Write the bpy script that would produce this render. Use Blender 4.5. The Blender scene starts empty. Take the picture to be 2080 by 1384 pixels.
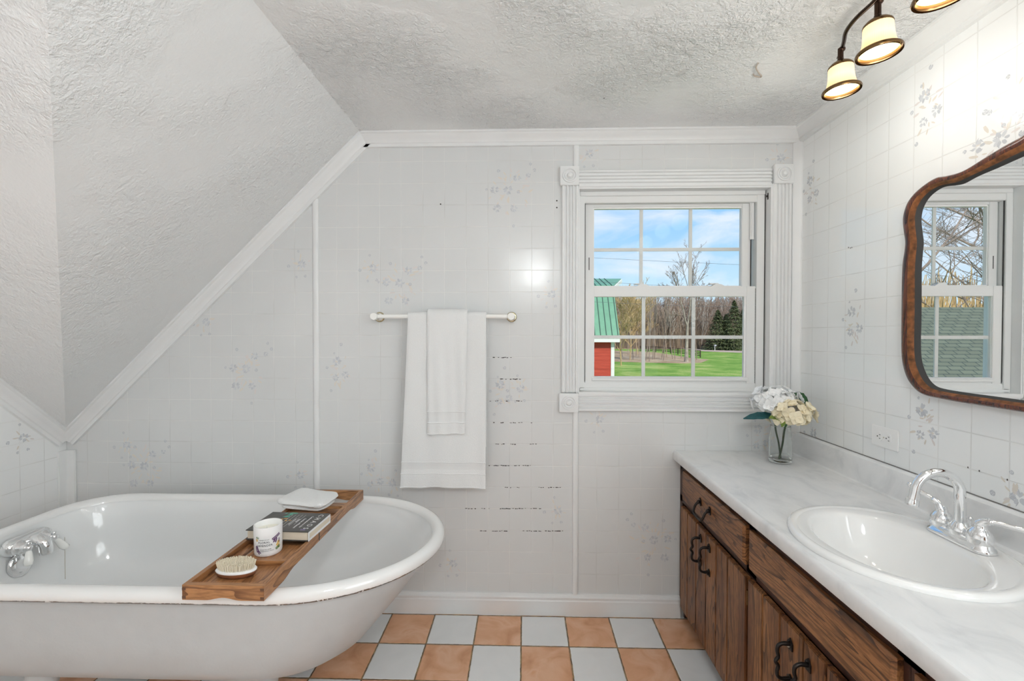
import bpy, bmesh, math, random
from mathutils import Vector, Matrix, noise
random.seed(7)
PI = math.pi
sc = bpy.context.scene
col = sc.collection
R_ = math.radians

# ------------------------------------------------------------------ measured room
F_PX, YAW, PITCH, ROLL, CAM_H = 922.42, .0275, .0152, .0006, 1.3166
D = 2.1187        # back wall
XR = 1.2556       # right wall
XL = -2.205       # left knee wall
YB = -2.7         # wall behind the camera
ZC = 2.245        # flat ceiling
T = .1016         # 4 inch tileboard module
cy_, sy_ = math.cos(YAW), math.sin(YAW)
FW = Vector((-sy_*math.cos(PITCH), cy_*math.cos(PITCH), -math.sin(PITCH)))
R0 = Vector((cy_, sy_, 0)); U0 = R0.cross(FW)
RT = R0*math.cos(ROLL)+U0*math.sin(ROLL); UP = U0*math.cos(ROLL)-R0*math.sin(ROLL)
CAM = Vector((0, 0, CAM_H))
def on(u, v, ax, val):
    d = FW+RT*((u-1040)/F_PX)-UP*((v-692)/F_PX)
    return CAM+d*((val-CAM[ax])/d[ax])
def bw(u, v, y=D): return on(u, v, 1, y)
def rw(u, v, x=XR): return on(u, v, 0, x)
def fl(u, v, z=0): return on(u, v, 2, z)

# ------------------------------------------------------------------ materials
def mat(name):
    m = bpy.data.materials.new(name); m.use_nodes = True
    nt = m.node_tree; b = nt.nodes['Principled BSDF']
    return m, nt, b
def N(nt, t, **kw):
    n = nt.nodes.new(t)
    for k, v in kw.items():
        if k in n.inputs: n.inputs[k].default_value = v
        else: setattr(n, k, v)
    return n
def L(nt, a, b): nt.links.new(a, b)
def mth(nt, op, a, b=None, c=None, clamp=False):
    n = nt.nodes.new('ShaderNodeMath'); n.operation = op; n.use_clamp = clamp
    for i, x in enumerate((a, b, c)):
        if x is None: continue
        if isinstance(x, (int, float)): n.inputs[i].default_value = x
        else: nt.links.new(x, n.inputs[i])
    return n.outputs[0]
def mixc(nt, fac, a, b):
    n = nt.nodes.new('ShaderNodeMix'); n.data_type = 'RGBA'
    for s, x in ((0, fac), (6, a), (7, b)):
        if isinstance(x, (int, float)): n.inputs[s].default_value = x
        elif isinstance(x, (tuple, list)): n.inputs[s].default_value = (*x[:3], 1)
        else: nt.links.new(x, n.inputs[s])
    return n.outputs[2]
def ramp(nt, fac, stops):
    n = nt.nodes.new('ShaderNodeValToRGB'); L(nt, fac, n.inputs[0])
    e = n.color_ramp.elements
    while len(e) < len(stops): e.new(.5)
    for i, (p, c) in enumerate(stops):
        e[i].position = p; e[i].color = (*c, 1) if len(c) == 3 else c
    return n.outputs[0]
def bump(nt, b, h, strength=.3, dist=.01):
    n = N(nt, 'ShaderNodeBump'); n.inputs['Strength'].default_value = strength
    n.inputs['Distance'].default_value = dist
    L(nt, h, n.inputs['Height']); L(nt, n.outputs[0], b.inputs['Normal'])
    return n
def simple(name, c, rough=.5, metal=0, spec=.5, coat=0, noise_amt=0, nscale=20, bumpv=0, bscale=200, emit=None, estr=0, trans=0, ior=1.45, sheen=0):
    m, nt, b = mat(name)
    b.inputs['Base Color'].default_value = (*c, 1)
    b.inputs['Roughness'].default_value = rough; b.inputs['Metallic'].default_value = metal
    b.inputs['Specular IOR Level'].default_value = spec; b.inputs['Coat Weight'].default_value = coat
    b.inputs['Transmission Weight'].default_value = trans; b.inputs['IOR'].default_value = ior
    b.inputs['Sheen Weight'].default_value = sheen
    tc = N(nt, 'ShaderNodeTexCoord')
    if noise_amt:
        n = N(nt, 'ShaderNodeTexNoise', Scale=nscale, Detail=5.0); L(nt, tc.outputs['Object'], n.inputs[0])
        r = ramp(nt, n.outputs[0], [(.3, tuple(x*(1-noise_amt) for x in c)), (.7, tuple(min(1, x*(1+noise_amt)) for x in c))])
        L(nt, r, b.inputs['Base Color'])
    if bumpv:
        n = N(nt, 'ShaderNodeTexNoise', Scale=bscale, Detail=3.0); L(nt, tc.outputs['Object'], n.inputs[0])
        bump(nt, b, n.outputs[0], bumpv, .002)
    if emit:
        b.inputs['Emission Color'].default_value = (*emit, 1); b.inputs['Emission Strength'].default_value = estr
    return m

def line_dist(nt, c, off, per):
    t = mth(nt, 'DIVIDE', mth(nt, 'SUBTRACT', c, off), per)
    return mth(nt, 'MULTIPLY', mth(nt, 'ABSOLUTE', mth(nt, 'SUBTRACT', t, mth(nt, 'ROUND', t))), per)

def tileboard(name, axis, o1, oz, k=1., ro=.21):
    m, nt, b = mat(name)
    g = N(nt, 'ShaderNodeNewGeometry'); s = N(nt, 'ShaderNodeSeparateXYZ'); L(nt, g.outputs['Position'], s.inputs[0])
    d1 = line_dist(nt, s.outputs[axis], o1, T); d2 = line_dist(nt, s.outputs[2], oz, T)
    def sm(d, w):
        n = N(nt, 'ShaderNodeMapRange', interpolation_type='SMOOTHSTEP')
        L(nt, d, n.inputs[0]); n.inputs[1].default_value = w*.35; n.inputs[2].default_value = w
        n.inputs[3].default_value = 1; n.inputs[4].default_value = 0
        return n.outputs[0]
    m1 = sm(d1, .0021); m2 = sm(d2, .0024)
    gm = mth(nt, 'MAXIMUM', m1, m2)
    nz = N(nt, 'ShaderNodeTexNoise', Scale=3.0, Detail=3.0); L(nt, g.outputs['Position'], nz.inputs[0])
    base = ramp(nt, nz.outputs[0], [(.3, (.665*k, .677*k, .676*k)), (.7, (.695*k, .707*k, .706*k))])
    dirt = N(nt, 'ShaderNodeTexNoise', Scale=5.0, Detail=6.0); L(nt, g.outputs['Position'], dirt.inputs[0])
    gcol = ramp(nt, dirt.outputs[0], [(.45, (.80, .80, .78)), (.66, (.56, .56, .55))])
    c = mixc(nt, mth(nt, 'MULTIPLY', gm, .55), base, gcol)
    L(nt, c, b.inputs['Base Color'])
    b.inputs['Roughness'].default_value = ro
    b.inputs['Specular IOR Level'].default_value = .5 if ro > .1 else .75
    wav = N(nt, 'ShaderNodeTexNoise', Scale=7.0, Detail=1.5); L(nt, g.outputs['Position'], wav.inputs[0])
    h = mth(nt, 'ADD', mth(nt, 'MULTIPLY', wav.outputs[0], .0016), mth(nt, 'MULTIPLY', gm, -.0004))
    bump(nt, b, h, 1.0, 1.0)
    return m

def stucco(name, c, amt=1.0, sc_=34):
    m, nt, b = mat(name)
    g = N(nt, 'ShaderNodeNewGeometry')
    n1 = N(nt, 'ShaderNodeTexNoise', Scale=float(sc_), Detail=5.0, Roughness=.62, Distortion=.6); L(nt, g.outputs['Position'], n1.inputs[0])
    n2 = N(nt, 'ShaderNodeTexNoise', Scale=2.2, Detail=2.0); L(nt, g.outputs['Position'], n2.inputs[0])
    n3 = N(nt, 'ShaderNodeTexNoise', Scale=130.0, Detail=2.0); L(nt, g.outputs['Position'], n3.inputs[0])
    patch = ramp(nt, n2.outputs[0], [(.38, (.15, .15, .15)), (.62, (1, 1, 1))])
    h = mth(nt, 'MULTIPLY', mth(nt, 'ADD', n1.outputs[0], mth(nt, 'MULTIPLY', n3.outputs[0], .35)), patch)
    bump(nt, b, h, .9*amt, .03)
    L(nt, ramp(nt, n2.outputs[0], [(.3, tuple(x*.965 for x in c)), (.7, c)]), b.inputs['Base Color'])
    b.inputs['Roughness'].default_value = .75
    return m

def wood(name, axis, lo, hi, dark, scale=9., rough=.35, coat=.3, seed=0.):
    # stretched grain; axis = direction of the grain
    m, nt, b = mat(name)
    g = N(nt, 'ShaderNodeNewGeometry'); mp = N(nt, 'ShaderNodeMapping'); L(nt, g.outputs['Position'], mp.inputs[0])
    s = [1., 1., 1.]; s[axis] = .13
    mp.inputs['Scale'].default_value = s; mp.inputs['Location'].default_value = (seed, seed*1.7, seed*.6)
    n1 = N(nt, 'ShaderNodeTexNoise', Scale=scale, Detail=3.0, Distortion=.5); L(nt, mp.outputs[0], n1.inputs[0])
    rings = mth(nt, 'FRACT', mth(nt, 'MULTIPLY', n1.outputs[0], 15.))
    n2 = N(nt, 'ShaderNodeTexNoise', Scale=scale*28, Detail=4.0); L(nt, mp.outputs[0], n2.inputs[0])
    n3 = N(nt, 'ShaderNodeTexNoise', Scale=scale*1.6, Detail=3.0); L(nt, mp.outputs[0], n3.inputs[0])
    base = ramp(nt, n3.outputs[0], [(.3, lo), (.7, hi)])
    rg = ramp(nt, rings, [(0., (1, 1, 1)), (.07, (.9, .9, .9)), (.35, (.1, .1, .1)), (1., (0, 0, 0))])
    c = mixc(nt, mth(nt, 'MULTIPLY', rg, .85), base, dark)
    fine = ramp(nt, n2.outputs[0], [(.42, (1, 1, 1)), (.56, (0, 0, 0))])
    c = mixc(nt, mth(nt, 'MULTIPLY', fine, .38), c, dark)
    L(nt, c, b.inputs['Base Color'])
    b.inputs['Roughness'].default_value = rough; b.inputs['Coat Weight'].default_value = coat
    b.inputs['Coat Roughness'].default_value = .25; b.inputs['Specular IOR Level'].default_value = .35
    bump(nt, b, n2.outputs[0], .15, .001)
    return m

M = {}
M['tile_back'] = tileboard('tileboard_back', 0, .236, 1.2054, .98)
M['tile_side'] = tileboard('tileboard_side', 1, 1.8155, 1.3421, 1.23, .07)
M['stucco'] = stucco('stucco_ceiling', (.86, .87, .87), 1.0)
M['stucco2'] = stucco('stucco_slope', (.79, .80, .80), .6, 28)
M['trim'] = simple('white_trim_paint', (.765, .775, .775), .34, bumpv=.05, bscale=60, noise_amt=.02, nscale=8)
M['vinyl'] = simple('white_vinyl', (.75, .76, .755), .38)
M['vinyl_b'] = simple('bright_vinyl_stop', (.86, .86, .86), .35)
M['gap'] = simple('dark_gap', (.05, .05, .05), .8)
M['enamel'] = simple('white_enamel', (.79, .80, .80), .09, coat=.4, bumpv=.03, bscale=9)
M['china'] = simple('white_china', (.83, .83, .82), .07, coat=.4)
M['tubpaint'] = simple('tub_outer_paint', (.52, .535, .54), .4, bumpv=.15, bscale=120, noise_amt=.02)
M['chrome'] = simple('chrome', (.86, .87, .88), .06, 1.0)
M['porcelain'] = simple('porcelain_lever', (.88, .88, .85), .1, coat=.5)
M['iron'] = simple('black_iron', (.035, .03, .028), .35, .85, bumpv=.4, bscale=90)
M['screw'] = simple('bright_screw', (.55, .52, .45), .3, 1.)
M['brass'] = simple('antique_brass', (.20, .12, .055), .26, 1.0)
M['brass_l'] = simple('light_brass', (.62, .55, .36), .2, 1.0)
M['bronze'] = simple('dark_bronze', (.055, .032, .022), .22, .9)
M['oak_v'] = wood('dark_oak_vertical', 2, (.15, .054, .019), (.34, .150, .056), (.022, .008, .004), 7, .42, .10, 1.3)
M['oak_h'] = wood('dark_oak_horizontal', 1, (.155, .056, .020), (.35, .155, .058), (.022, .008, .004), 8, .40, .12, 4.1)
M['oak_f'] = simple('dark_oak_frame', (.045, .016, .009), .4, noise_amt=.4, nscale=30)
M['teak'] = wood('oiled_teak', 1, (.33, .145, .055), (.50, .245, .10), (.12, .045, .018), 7, .38, .25, 2.2)
M['teak_x'] = wood('oiled_teak_cross', 0, (.34, .15, .058), (.52, .26, .105), (.12, .045, .018), 7, .38, .25, 7.7)
M['teak_d'] = simple('teak_end_grain', (.12, .055, .03), .5)
M['towel'] = simple('white_terry', (.79, .80, .80), .95, bumpv=.9, bscale=420, sheen=.3)
M['towel_band'] = simple('white_woven_band', (.75, .76, .76), .8, bumpv=.3, bscale=900)
M['glassy'] = simple('clear_glass', (.98, 1., .99), .0, trans=1.0, ior=1.42)
M['candle_glass'] = simple('white_candle_glass', (.86, .86, .86), .12, coat=.3)
M['wax'] = simple('cream_wax', (.86, .84, .74), .45)
M['paper'] = simple('book_pages', (.70, .62, .50), .8, bumpv=.4, bscale=300)
M['jacket'] = simple('white_book_board', (.80, .80, .80), .4)
M['ink'] = simple('black_ink', (.05, .05, .055), .6)
M['purple'] = simple('purple_print', (.10, .035, .12), .6)
M['yellow'] = simple('yellow_print', (.75, .48, .10), .6)
M['leaf_print'] = simple('green_print', (.10, .18, .04), .6)
M['label'] = simple('white_label', (.80, .80, .80), .6)
M['bristle'] = simple('cream_bristles', (.84, .77, .62), .8)
M['brushpad'] = simple('white_brush_pad', (.85, .85, .85), .4)
M['brushwood'] = simple('brown_brush_wood', (.22, .085, .04), .4, noise_amt=.3, nscale=40)
M['petal_w'] = simple('white_petal', (.88, .89, .89), .6, sheen=.2)
M['petal_c'] = simple('cream_petal', (.88, .80, .60), .6, sheen=.2, noise_amt=.05, nscale=30)
M['stem'] = simple('green_stem', (.06, .17, .045), .5)
M['leaf'] = simple('dark_green_leaf', (.025, .09, .03), .45, noise_amt=.3, nscale=60)
M['leaf_t'] = simple('teal_leaf', (.012, .075, .085), .4, noise_amt=.4, nscale=60)
M['leaf_l'] = simple('light_green_sepal', (.16, .24, .035), .5)
M['floral_b'] = simple('faded_blue_print', (.595, .615, .64), .2)
M['floral_b2'] = simple('faded_blue_outline', (.525, .545, .575), .2)
M['floral_y'] = simple('faded_tan_print', (.70, .655, .59), .2)
M['floral_p'] = simple('faded_pink_print', (.69, .648, .63), .2)
M['mould'] = simple('mildew', (.05, .045, .04), .8)
M['outlet'] = simple('outlet_plastic', (.84, .84, .83), .3)
M['slot'] = simple('dark_slot', (.02, .02, .02), .8)
M['mirror'] = simple('mirror_glass', (.93, .94, .94), .0, 1.0)
M['bulb'] = simple('lit_bulb', (1, .9, .7), .4, emit=(1., .84, .58), estr=2.2)
M['globe'] = simple('lit_globe', (1, 1, 1), .4, emit=(.94, .985, 1.), estr=76.)
M['fill_pane'] = simple('glowing_fill_glass', (.9, .9, .9), .5, emit=(.90, .97, 1.), estr=5.0)  # glow of the added fill panel in the right wall
M['fill_pane_dim'] = simple('dim_fill_glass', (.9, .9, .9), .5, emit=(.90, .97, 1.), estr=.2)  # weak glow of the added panel behind the camera

# lamp shade: ribbed glass lit from within
m, nt, b = mat('lit_ribbed_shade')
b.inputs['Base Color'].default_value = (.7, .55, .3, 1); b.inputs['Roughness'].default_value = .25
tc = N(nt, 'ShaderNodeTexCoord'); sp = N(nt, 'ShaderNodeSeparateXYZ'); L(nt, tc.outputs['Object'], sp.inputs[0])
ang = mth(nt, 'ARCTAN2', sp.outputs[1], sp.outputs[0])
rib = mth(nt, 'ABSOLUTE', mth(nt, 'SINE', mth(nt, 'MULTIPLY', ang, 26.)))
glow = ramp(nt, sp.outputs[2], [(.0, (1., .60, .22)), (.022, (1., .68, .30)), (.045, (1., .86, .60)), (.08, (1., .74, .38))])
b.inputs['Emission Strength'].default_value = .92
L(nt, mixc(nt, mth(nt, 'MULTIPLY', rib, .22), glow, (.75, .42, .14)), b.inputs['Emission Color'])
M['shade'] = m

# floor tiles
m, nt, b = mat('checker_floor_tiles')
g = N(nt, 'ShaderNodeNewGeometry'); s = N(nt, 'ShaderNodeSeparateXYZ'); L(nt, g.outputs['Position'], s.inputs[0])
P_ = .2019
jt = N(nt, 'ShaderNodeTexNoise', Scale=45.0, Detail=3.0); L(nt, g.outputs['Position'], jt.inputs[0])
jit = mth(nt, 'MULTIPLY', mth(nt, 'SUBTRACT', jt.outputs[0], .5), .0035)
d1 = line_dist(nt, mth(nt, 'ADD', s.outputs[0], jit), -.013, P_); d2 = line_dist(nt, mth(nt, 'ADD', s.outputs[1], jit), 1.8943, P_)
gd = mth(nt, 'MINIMUM', d1, d2)
gm = mth(nt, 'LESS_THAN', gd, .0030)
cx_ = mth(nt, 'FLOOR', mth(nt, 'DIVIDE', mth(nt, 'ADD', s.outputs[0], .013), P_))
cyy = mth(nt, 'FLOOR', mth(nt, 'DIVIDE', mth(nt, 'SUBTRACT', s.outputs[1], 1.8943), P_))
par = mth(nt, 'ABSOLUTE', mth(nt, 'MODULO', mth(nt, 'ADD', cx_, cyy), 2.))
par = mth(nt, 'GREATER_THAN', par, .5)
nz = N(nt, 'ShaderNodeTexNoise', Scale=9.0, Detail=4.0, Distortion=.8); L(nt, g.outputs['Position'], nz.inputs[0])
terra = ramp(nt, nz.outputs[0], [(.30, (.58, .29, .155)), (.48, (.70, .385, .225)), (.62, (.76, .47, .31)), (.75, (.68, .34, .18))])
white = ramp(nt, nz.outputs[0], [(.3, (.75, .76, .765)), (.7, (.79, .80, .805))])
tc2 = mixc(nt, par, white, terra)
gn = N(nt, 'ShaderNodeTexNoise', Scale=30.0, Detail=3.0); L(nt, g.outputs['Position'], gn.inputs[0])
gc = ramp(nt, gn.outputs[0], [(.4, (.13, .085, .05)), (.65, (.33, .22, .10))])
L(nt, mixc(nt, gm, tc2, gc), b.inputs['Base Color'])
b.inputs['Roughness'].default_value = .32
hh = N(nt, 'ShaderNodeMapRange'); L(nt, gd, hh.inputs[0]); hh.inputs[1].default_value = .002; hh.inputs[2].default_value = .006
bump(nt, b, mth(nt, 'ADD', hh.outputs[0], mth(nt, 'MULTIPLY', nz.outputs[0], .3)), .6, .002)
M['floor'] = m

# counter laminate
m, nt, b = mat('marbled_laminate')
g = N(nt, 'ShaderNodeNewGeometry')
mp = N(nt, 'ShaderNodeMapping'); L(nt, g.outputs['Position'], mp.inputs[0]); mp.inputs['Scale'].default_value = (1.6, .9, 1.); mp.inputs['Rotation'].default_value = (0, 0, .6)
n1 = N(nt, 'ShaderNodeTexNoise', Scale=8.0, Detail=7.0, Distortion=.7, Roughness=.6); L(nt, mp.outputs[0], n1.inputs[0])
L(nt, ramp(nt, n1.outputs[0], [(.30, (.64, .65, .655)), (.5, (.755, .76, .76)), (.7, (.80, .80, .795))]), b.inputs['Base Color'])
b.inputs['Roughness'].default_value = .30
M['counter'] = m

# tub rim enamel, lower edge painted dark for rust chips and shade under roll
m, nt, b = mat('chipped_shaded_rim_enamel')
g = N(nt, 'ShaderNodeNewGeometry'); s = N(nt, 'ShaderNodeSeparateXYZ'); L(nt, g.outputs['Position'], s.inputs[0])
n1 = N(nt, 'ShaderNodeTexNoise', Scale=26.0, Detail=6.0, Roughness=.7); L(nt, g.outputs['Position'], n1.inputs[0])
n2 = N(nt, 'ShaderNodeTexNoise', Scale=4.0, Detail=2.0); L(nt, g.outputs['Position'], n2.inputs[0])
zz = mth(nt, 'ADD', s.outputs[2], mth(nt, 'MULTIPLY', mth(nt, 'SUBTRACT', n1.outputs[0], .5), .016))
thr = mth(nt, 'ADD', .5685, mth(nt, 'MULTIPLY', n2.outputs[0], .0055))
chip_shade = mth(nt, 'MULTIPLY', mth(nt, 'LESS_THAN', zz, thr), mth(nt, 'GREATER_THAN', n1.outputs[0], .42))
L(nt, mixc(nt, chip_shade, (.80, .80, .79), (.075, .05, .035)), b.inputs['Base Color'])
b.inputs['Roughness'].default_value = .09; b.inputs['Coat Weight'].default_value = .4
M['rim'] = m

# mirror frame veneer
M['frame_wood'] = wood('reddish_frame_wood', 2, (.085, .022, .012), (.20, .058, .026), (.016, .006, .005), 14, .22, .5, 3.)
M['frame_gold'] = simple('worn_gold_edge', (.20, .075, .025), .35, .1, noise_amt=.6, nscale=60)

# window glass: thin pane, transparent with a little reflection
m = bpy.data.materials.new('window_glass'); m.use_nodes = True; nt = m.node_tree; nt.nodes.clear()
o_ = N(nt, 'ShaderNodeOutputMaterial'); mx = N(nt, 'ShaderNodeMixShader'); tr = N(nt, 'ShaderNodeBsdfTransparent'); gl = N(nt, 'ShaderNodeBsdfGlossy', Roughness=.0)
fr = N(nt, 'ShaderNodeFresnel', IOR=1.10)
tr.inputs[0].default_value = (.985, .99, .985, 1)
L(nt, fr.outputs[0], mx.inputs[0]); L(nt, tr.outputs[0], mx.inputs[1]); L(nt, gl.outputs[0], mx.inputs[2]); L(nt, mx.outputs[0], o_.inputs[0])
M['pane'] = m

# outdoors
def ground_mat(name, a, b_, c, scale=.25, fine=6.):
    m, nt, b = mat(name)
    g = N(nt, 'ShaderNodeNewGeometry')
    n1 = N(nt, 'ShaderNodeTexNoise', Scale=scale, Detail=6.0, Roughness=.65); L(nt, g.outputs['Position'], n1.inputs[0])
    n2 = N(nt, 'ShaderNodeTexNoise', Scale=fine, Detail=3.0); L(nt, g.outputs['Position'], n2.inputs[0])
    f = mth(nt, 'ADD', mth(nt, 'MULTIPLY', n1.outputs[0], .75), mth(nt, 'MULTIPLY', n2.outputs[0], .25))
    L(nt, ramp(nt, f, [(.38, a), (.5, b_), (.62, c)]), b.inputs['Base Color']); b.inputs['Roughness'].default_value = .9
    b.inputs['Specular IOR Level'].default_value = .1
    return m
M['grass'] = ground_mat('spring_grass', (.11, .24, .035), (.20, .34, .06), (.42, .45, .15))
M['litter'] = ground_mat('leaf_litter', (.26, .18, .10), (.42, .30, .19), (.50, .40, .27), .5)
M['road'] = ground_mat('pale_gravel_road', (.42, .33, .27), (.50, .39, .32), (.56, .45, .38), .5)
M['rail'] = simple('dark_fence_wood', (.045, .03, .022), .8)
M['bark1'] = simple('grey_brown_bark', (.30, .235, .19), .9, noise_amt=.3, nscale=3)
M['bark2'] = simple('reddish_twigs', (.37, .27, .205), .9, noise_amt=.3, nscale=1)
M['bark3'] = simple('pale_bark', (.50, .44, .38), .9, noise_amt=.3, nscale=3)
M['gold'] = simple('golden_twigs', (.54, .38, .19), .9, noise_amt=.3, nscale=2)
M['pine'] = simple('evergreen_needles', (.13, .155, .065), .8, noise_amt=.5, nscale=1.5)
M['brush'] = simple('brown_brush', (.30, .22, .155), .9, noise_amt=.4, nscale=.6)
M['wire'] = simple('grey_wire', (.12, .13, .15), .6)
M['white_out'] = simple('white_outdoor_paint', (.78, .78, .76), .6)
M['metalbox'] = simple('mailbox_metal', (.5, .52, .55), .4, .3)
m, nt, b = mat('red_board_siding')
g = N(nt, 'ShaderNodeNewGeometry'); s = N(nt, 'ShaderNodeSeparateXYZ'); L(nt, g.outputs['Position'], s.inputs[0])
dl = line_dist(nt, s.outputs[2], 0., .13)
n1 = N(nt, 'ShaderNodeTexNoise', Scale=3.0, Detail=5.0); mp = N(nt, 'ShaderNodeMapping'); mp.inputs['Scale'].default_value = (.2, 1, 3); L(nt, g.outputs['Position'], mp.inputs[0]); L(nt, mp.outputs[0], n1.inputs[0])
base = ramp(nt, n1.outputs[0], [(.3, (.42, .045, .026)), (.7, (.62, .085, .05))])
L(nt, mixc(nt, mth(nt, 'MULTIPLY', mth(nt, 'LESS_THAN', dl, .014), .6), base, (.13, .02, .015)), b.inputs['Base Color'])
b.inputs['Roughness'].default_value = .7
M['siding'] = m
M['green_roof'] = simple('green_metal_roof', (.13, .32, .20), .45, noise_amt=.08, nscale=2)
M['green_seam'] = simple('green_roof_seam', (.03, .085, .06), .6)
m, nt, b = mat('green_shingles')
g = N(nt, 'ShaderNodeNewGeometry'); mp = N(nt, 'ShaderNodeMapping'); mp.inputs['Rotation'].default_value = (R_(-35), 0, 0); L(nt, g.outputs['Position'], mp.inputs[0])
br = N(nt, 'ShaderNodeTexBrick'); L(nt, mp.outputs[0], br.inputs[0]); br.inputs['Scale'].default_value = 1.6
br.inputs['Color1'].default_value = (.135, .15, .105, 1); br.inputs['Color2'].default_value = (.165, .185, .13, 1); br.inputs['Mortar'].default_value = (.05, .07, .058, 1)
br.inputs['Mortar Size'].default_value = .02
L(nt, br.outputs[0], b.inputs['Base Color']); b.inputs['Roughness'].default_value = .9
M['shingle'] = m

# ------------------------------------------------------------------ mesh helpers
WL = {}
class MB:
    def __init__(s): s.bm = bmesh.new(); s.mi = 0
    def _f(s, vs):
        try:
            f = s.bm.faces.new(vs); f.material_index = s.mi; return f
        except ValueError: return None
    def v(s, p): return s.bm.verts.new(p)
    def box(s, x0, x1, y0, y1, z0, z1, bev=0):
        t = bmesh.new()
        vs = [t.verts.new((x, y, z)) for x in (x0, x1) for y in (y0, y1) for z in (z0, z1)]
        for q in ((0, 1, 3, 2), (4, 6, 7, 5), (0, 4, 5, 1), (2, 3, 7, 6), (0, 2, 6, 4), (1, 5, 7, 3)): t.faces.new([vs[i] for i in q])
        bmesh.ops.recalc_face_normals(t, faces=t.faces)
        if bev: bmesh.ops.bevel(t, geom=t.edges, offset=bev, segments=2, affect='EDGES', clamp_overlap=True)
        s.merge(t); return s
    def merge(s, t, mtx=None):
        mp = {}
        for v in t.verts: mp[v] = s.bm.verts.new(mtx @ v.co if mtx else v.co)
        for f in t.faces:
            nf = s._f([mp[v] for v in f.verts])
        t.free()
    def prism(s, pts, vec):
        # pts: 3D outline; vec: extrusion
        vec = Vector(vec); a = [s.v(Vector(p)) for p in pts]; b = [s.v(Vector(p)+vec) for p in pts]
        n = len(a); s._f(a[::-1]); s._f(b)
        for i in range(n): s._f([a[i], a[(i+1) % n], b[(i+1) % n], b[i]])
        return s
    def rings(s, rs, cap0=False, cap1=False, closed=True):
        vr = [[s.v(p) for p in r] for r in rs]
        for a, b in zip(vr, vr[1:]):
            n = len(a)
            for i in range(n if closed else n-1): s._f([a[i], a[(i+1) % n], b[(i+1) % n], b[i]])
        if cap0: s._f(vr[0][::-1])
        if cap1: s._f(vr[-1])
        return vr
    def lathe(s, prof, c=(0, 0, 0), n=32, axis=(0, 0, 1), cap=True, sx=1., sy=1.):
        q = Vector((0, 0, 1)).rotation_difference(Vector(axis).normalized()); c = Vector(c)
        rs = []
        for r, z in prof:
            r = max(r, 1e-5)
            rs.append([c+q @ Vector((r*sx*math.cos(2*PI*i/n), r*sy*math.sin(2*PI*i/n), z)) for i in range(n)])
        s.rings(rs, cap, cap); return s
    def tube(s, path, rad, n=10, cap=True, flat=1.):
        path = [Vector(p) for p in path]; m = len(path)
        if not isinstance(rad, (list, tuple)): rad = [rad]*m
        rs = []; pu = None
        for i, p in enumerate(path):
            t = (path[min(i+1, m-1)]-path[max(i-1, 0)]).normalized()
            if pu is None:
                pu = Vector((0, 0, 1)) if abs(t.z) < .9 else Vector((1, 0, 0))
            u = (pu-t*pu.dot(t)).normalized(); w = t.cross(u); pu = u
            rs.append([p+(u*math.cos(2*PI*k/n)*flat+w*math.sin(2*PI*k/n))*rad[i] for k in range(n)])
        s.rings(rs, cap, cap); return s
    def disc(s, c, r, nrm, n=12, ry=None, rot=0):
        c = Vector(c); nrm = Vector(nrm).normalized(); q = Vector((0, 0, 1)).rotation_difference(nrm)
        ry = ry or r
        s._f([s.v(c+q @ Vector((math.cos(t)*r*math.cos(rot)-math.sin(t)*ry*math.sin(rot), math.cos(t)*r*math.sin(rot)+math.sin(t)*ry*math.cos(rot), 0))) for t in [2*PI*i/n for i in range(n)]])
        return s
    def sphere(s, c, r, n=16, sc3=(1, 1, 1)):
        t = bmesh.new(); bmesh.ops.create_uvsphere(t, u_segments=n, v_segments=max(6, n//2), radius=r)
        s.merge(t, Matrix.Translation(Vector(c)) @ Matrix.Diagonal((*sc3, 1))); return s
    def build(s, name, mats, parent=None, origin=None, smooth=35, recalc=True):
        bm = s.bm
        bmesh.ops.remove_doubles(bm, verts=bm.verts, dist=1e-6)
        if recalc: bmesh.ops.recalc_face_normals(bm, faces=bm.faces)
        org = Vector(origin) if origin is not None else (WL[parent.name] if parent else Vector((0, 0, 0)))
        for v in bm.verts: v.co -= org
        if smooth:
            for f in bm.faces: f.smooth = True
            ca = math.radians(smooth)
            for e in bm.edges:
                if len(e.link_faces) == 2 and e.calc_face_angle(0) > ca: e.smooth = False
        me = bpy.data.meshes.new(name); bm.to_mesh(me); bm.free()
        for m_ in (mats if isinstance(mats, (list, tuple)) else [mats]): me.materials.append(m_)
        o = bpy.data.objects.new(name, me); col.objects.link(o)
        if parent:
            o.parent = parent
            o.location = org-WL[parent.name]
        else: o.location = org
        WL[o.name] = org.copy()
        return o
def thing(name, label, cat, loc, group=None):
    o = bpy.data.objects.new(name, None); col.objects.link(o); o.location = loc; o.empty_display_size = .05
    WL[o.name] = Vector(loc); return tag(o, label, cat, group)
def tag(o, label, cat, group=None, kind=None):
    o['label'] = label; o['category'] = cat
    if group: o['group'] = group
    if kind: o['kind'] = kind
    return o
def struct(o):
    o['kind'] = 'structure'; return o
def text_mb(mb, s, size, mtx, extrude=.0002, align='CENTER', spacing=1.):
    cu = bpy.data.curves.new('t', 'FONT'); cu.body = s; cu.size = size; cu.extrude = extrude; cu.align_x = align; cu.align_y = 'CENTER'; cu.space_character = spacing
    cu.resolution_u = 3
    ob = bpy.data.objects.new('t', cu); col.objects.link(ob)
    dg = bpy.context.evaluated_depsgraph_get(); me = bpy.data.meshes.new_from_object(ob.evaluated_get(dg))
    t = bmesh.new(); t.from_mesh(me); fn = mtx if callable(mtx) else None
    if fn:
        for v in t.verts: v.co = fn(v.co)
        mb.merge(t)
    else: mb.merge(t, mtx)
    bpy.data.objects.remove(ob); bpy.data.curves.remove(cu); bpy.data.meshes.remove(me)
def lerp(a, b, t): return a+(b-a)*t
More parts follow.
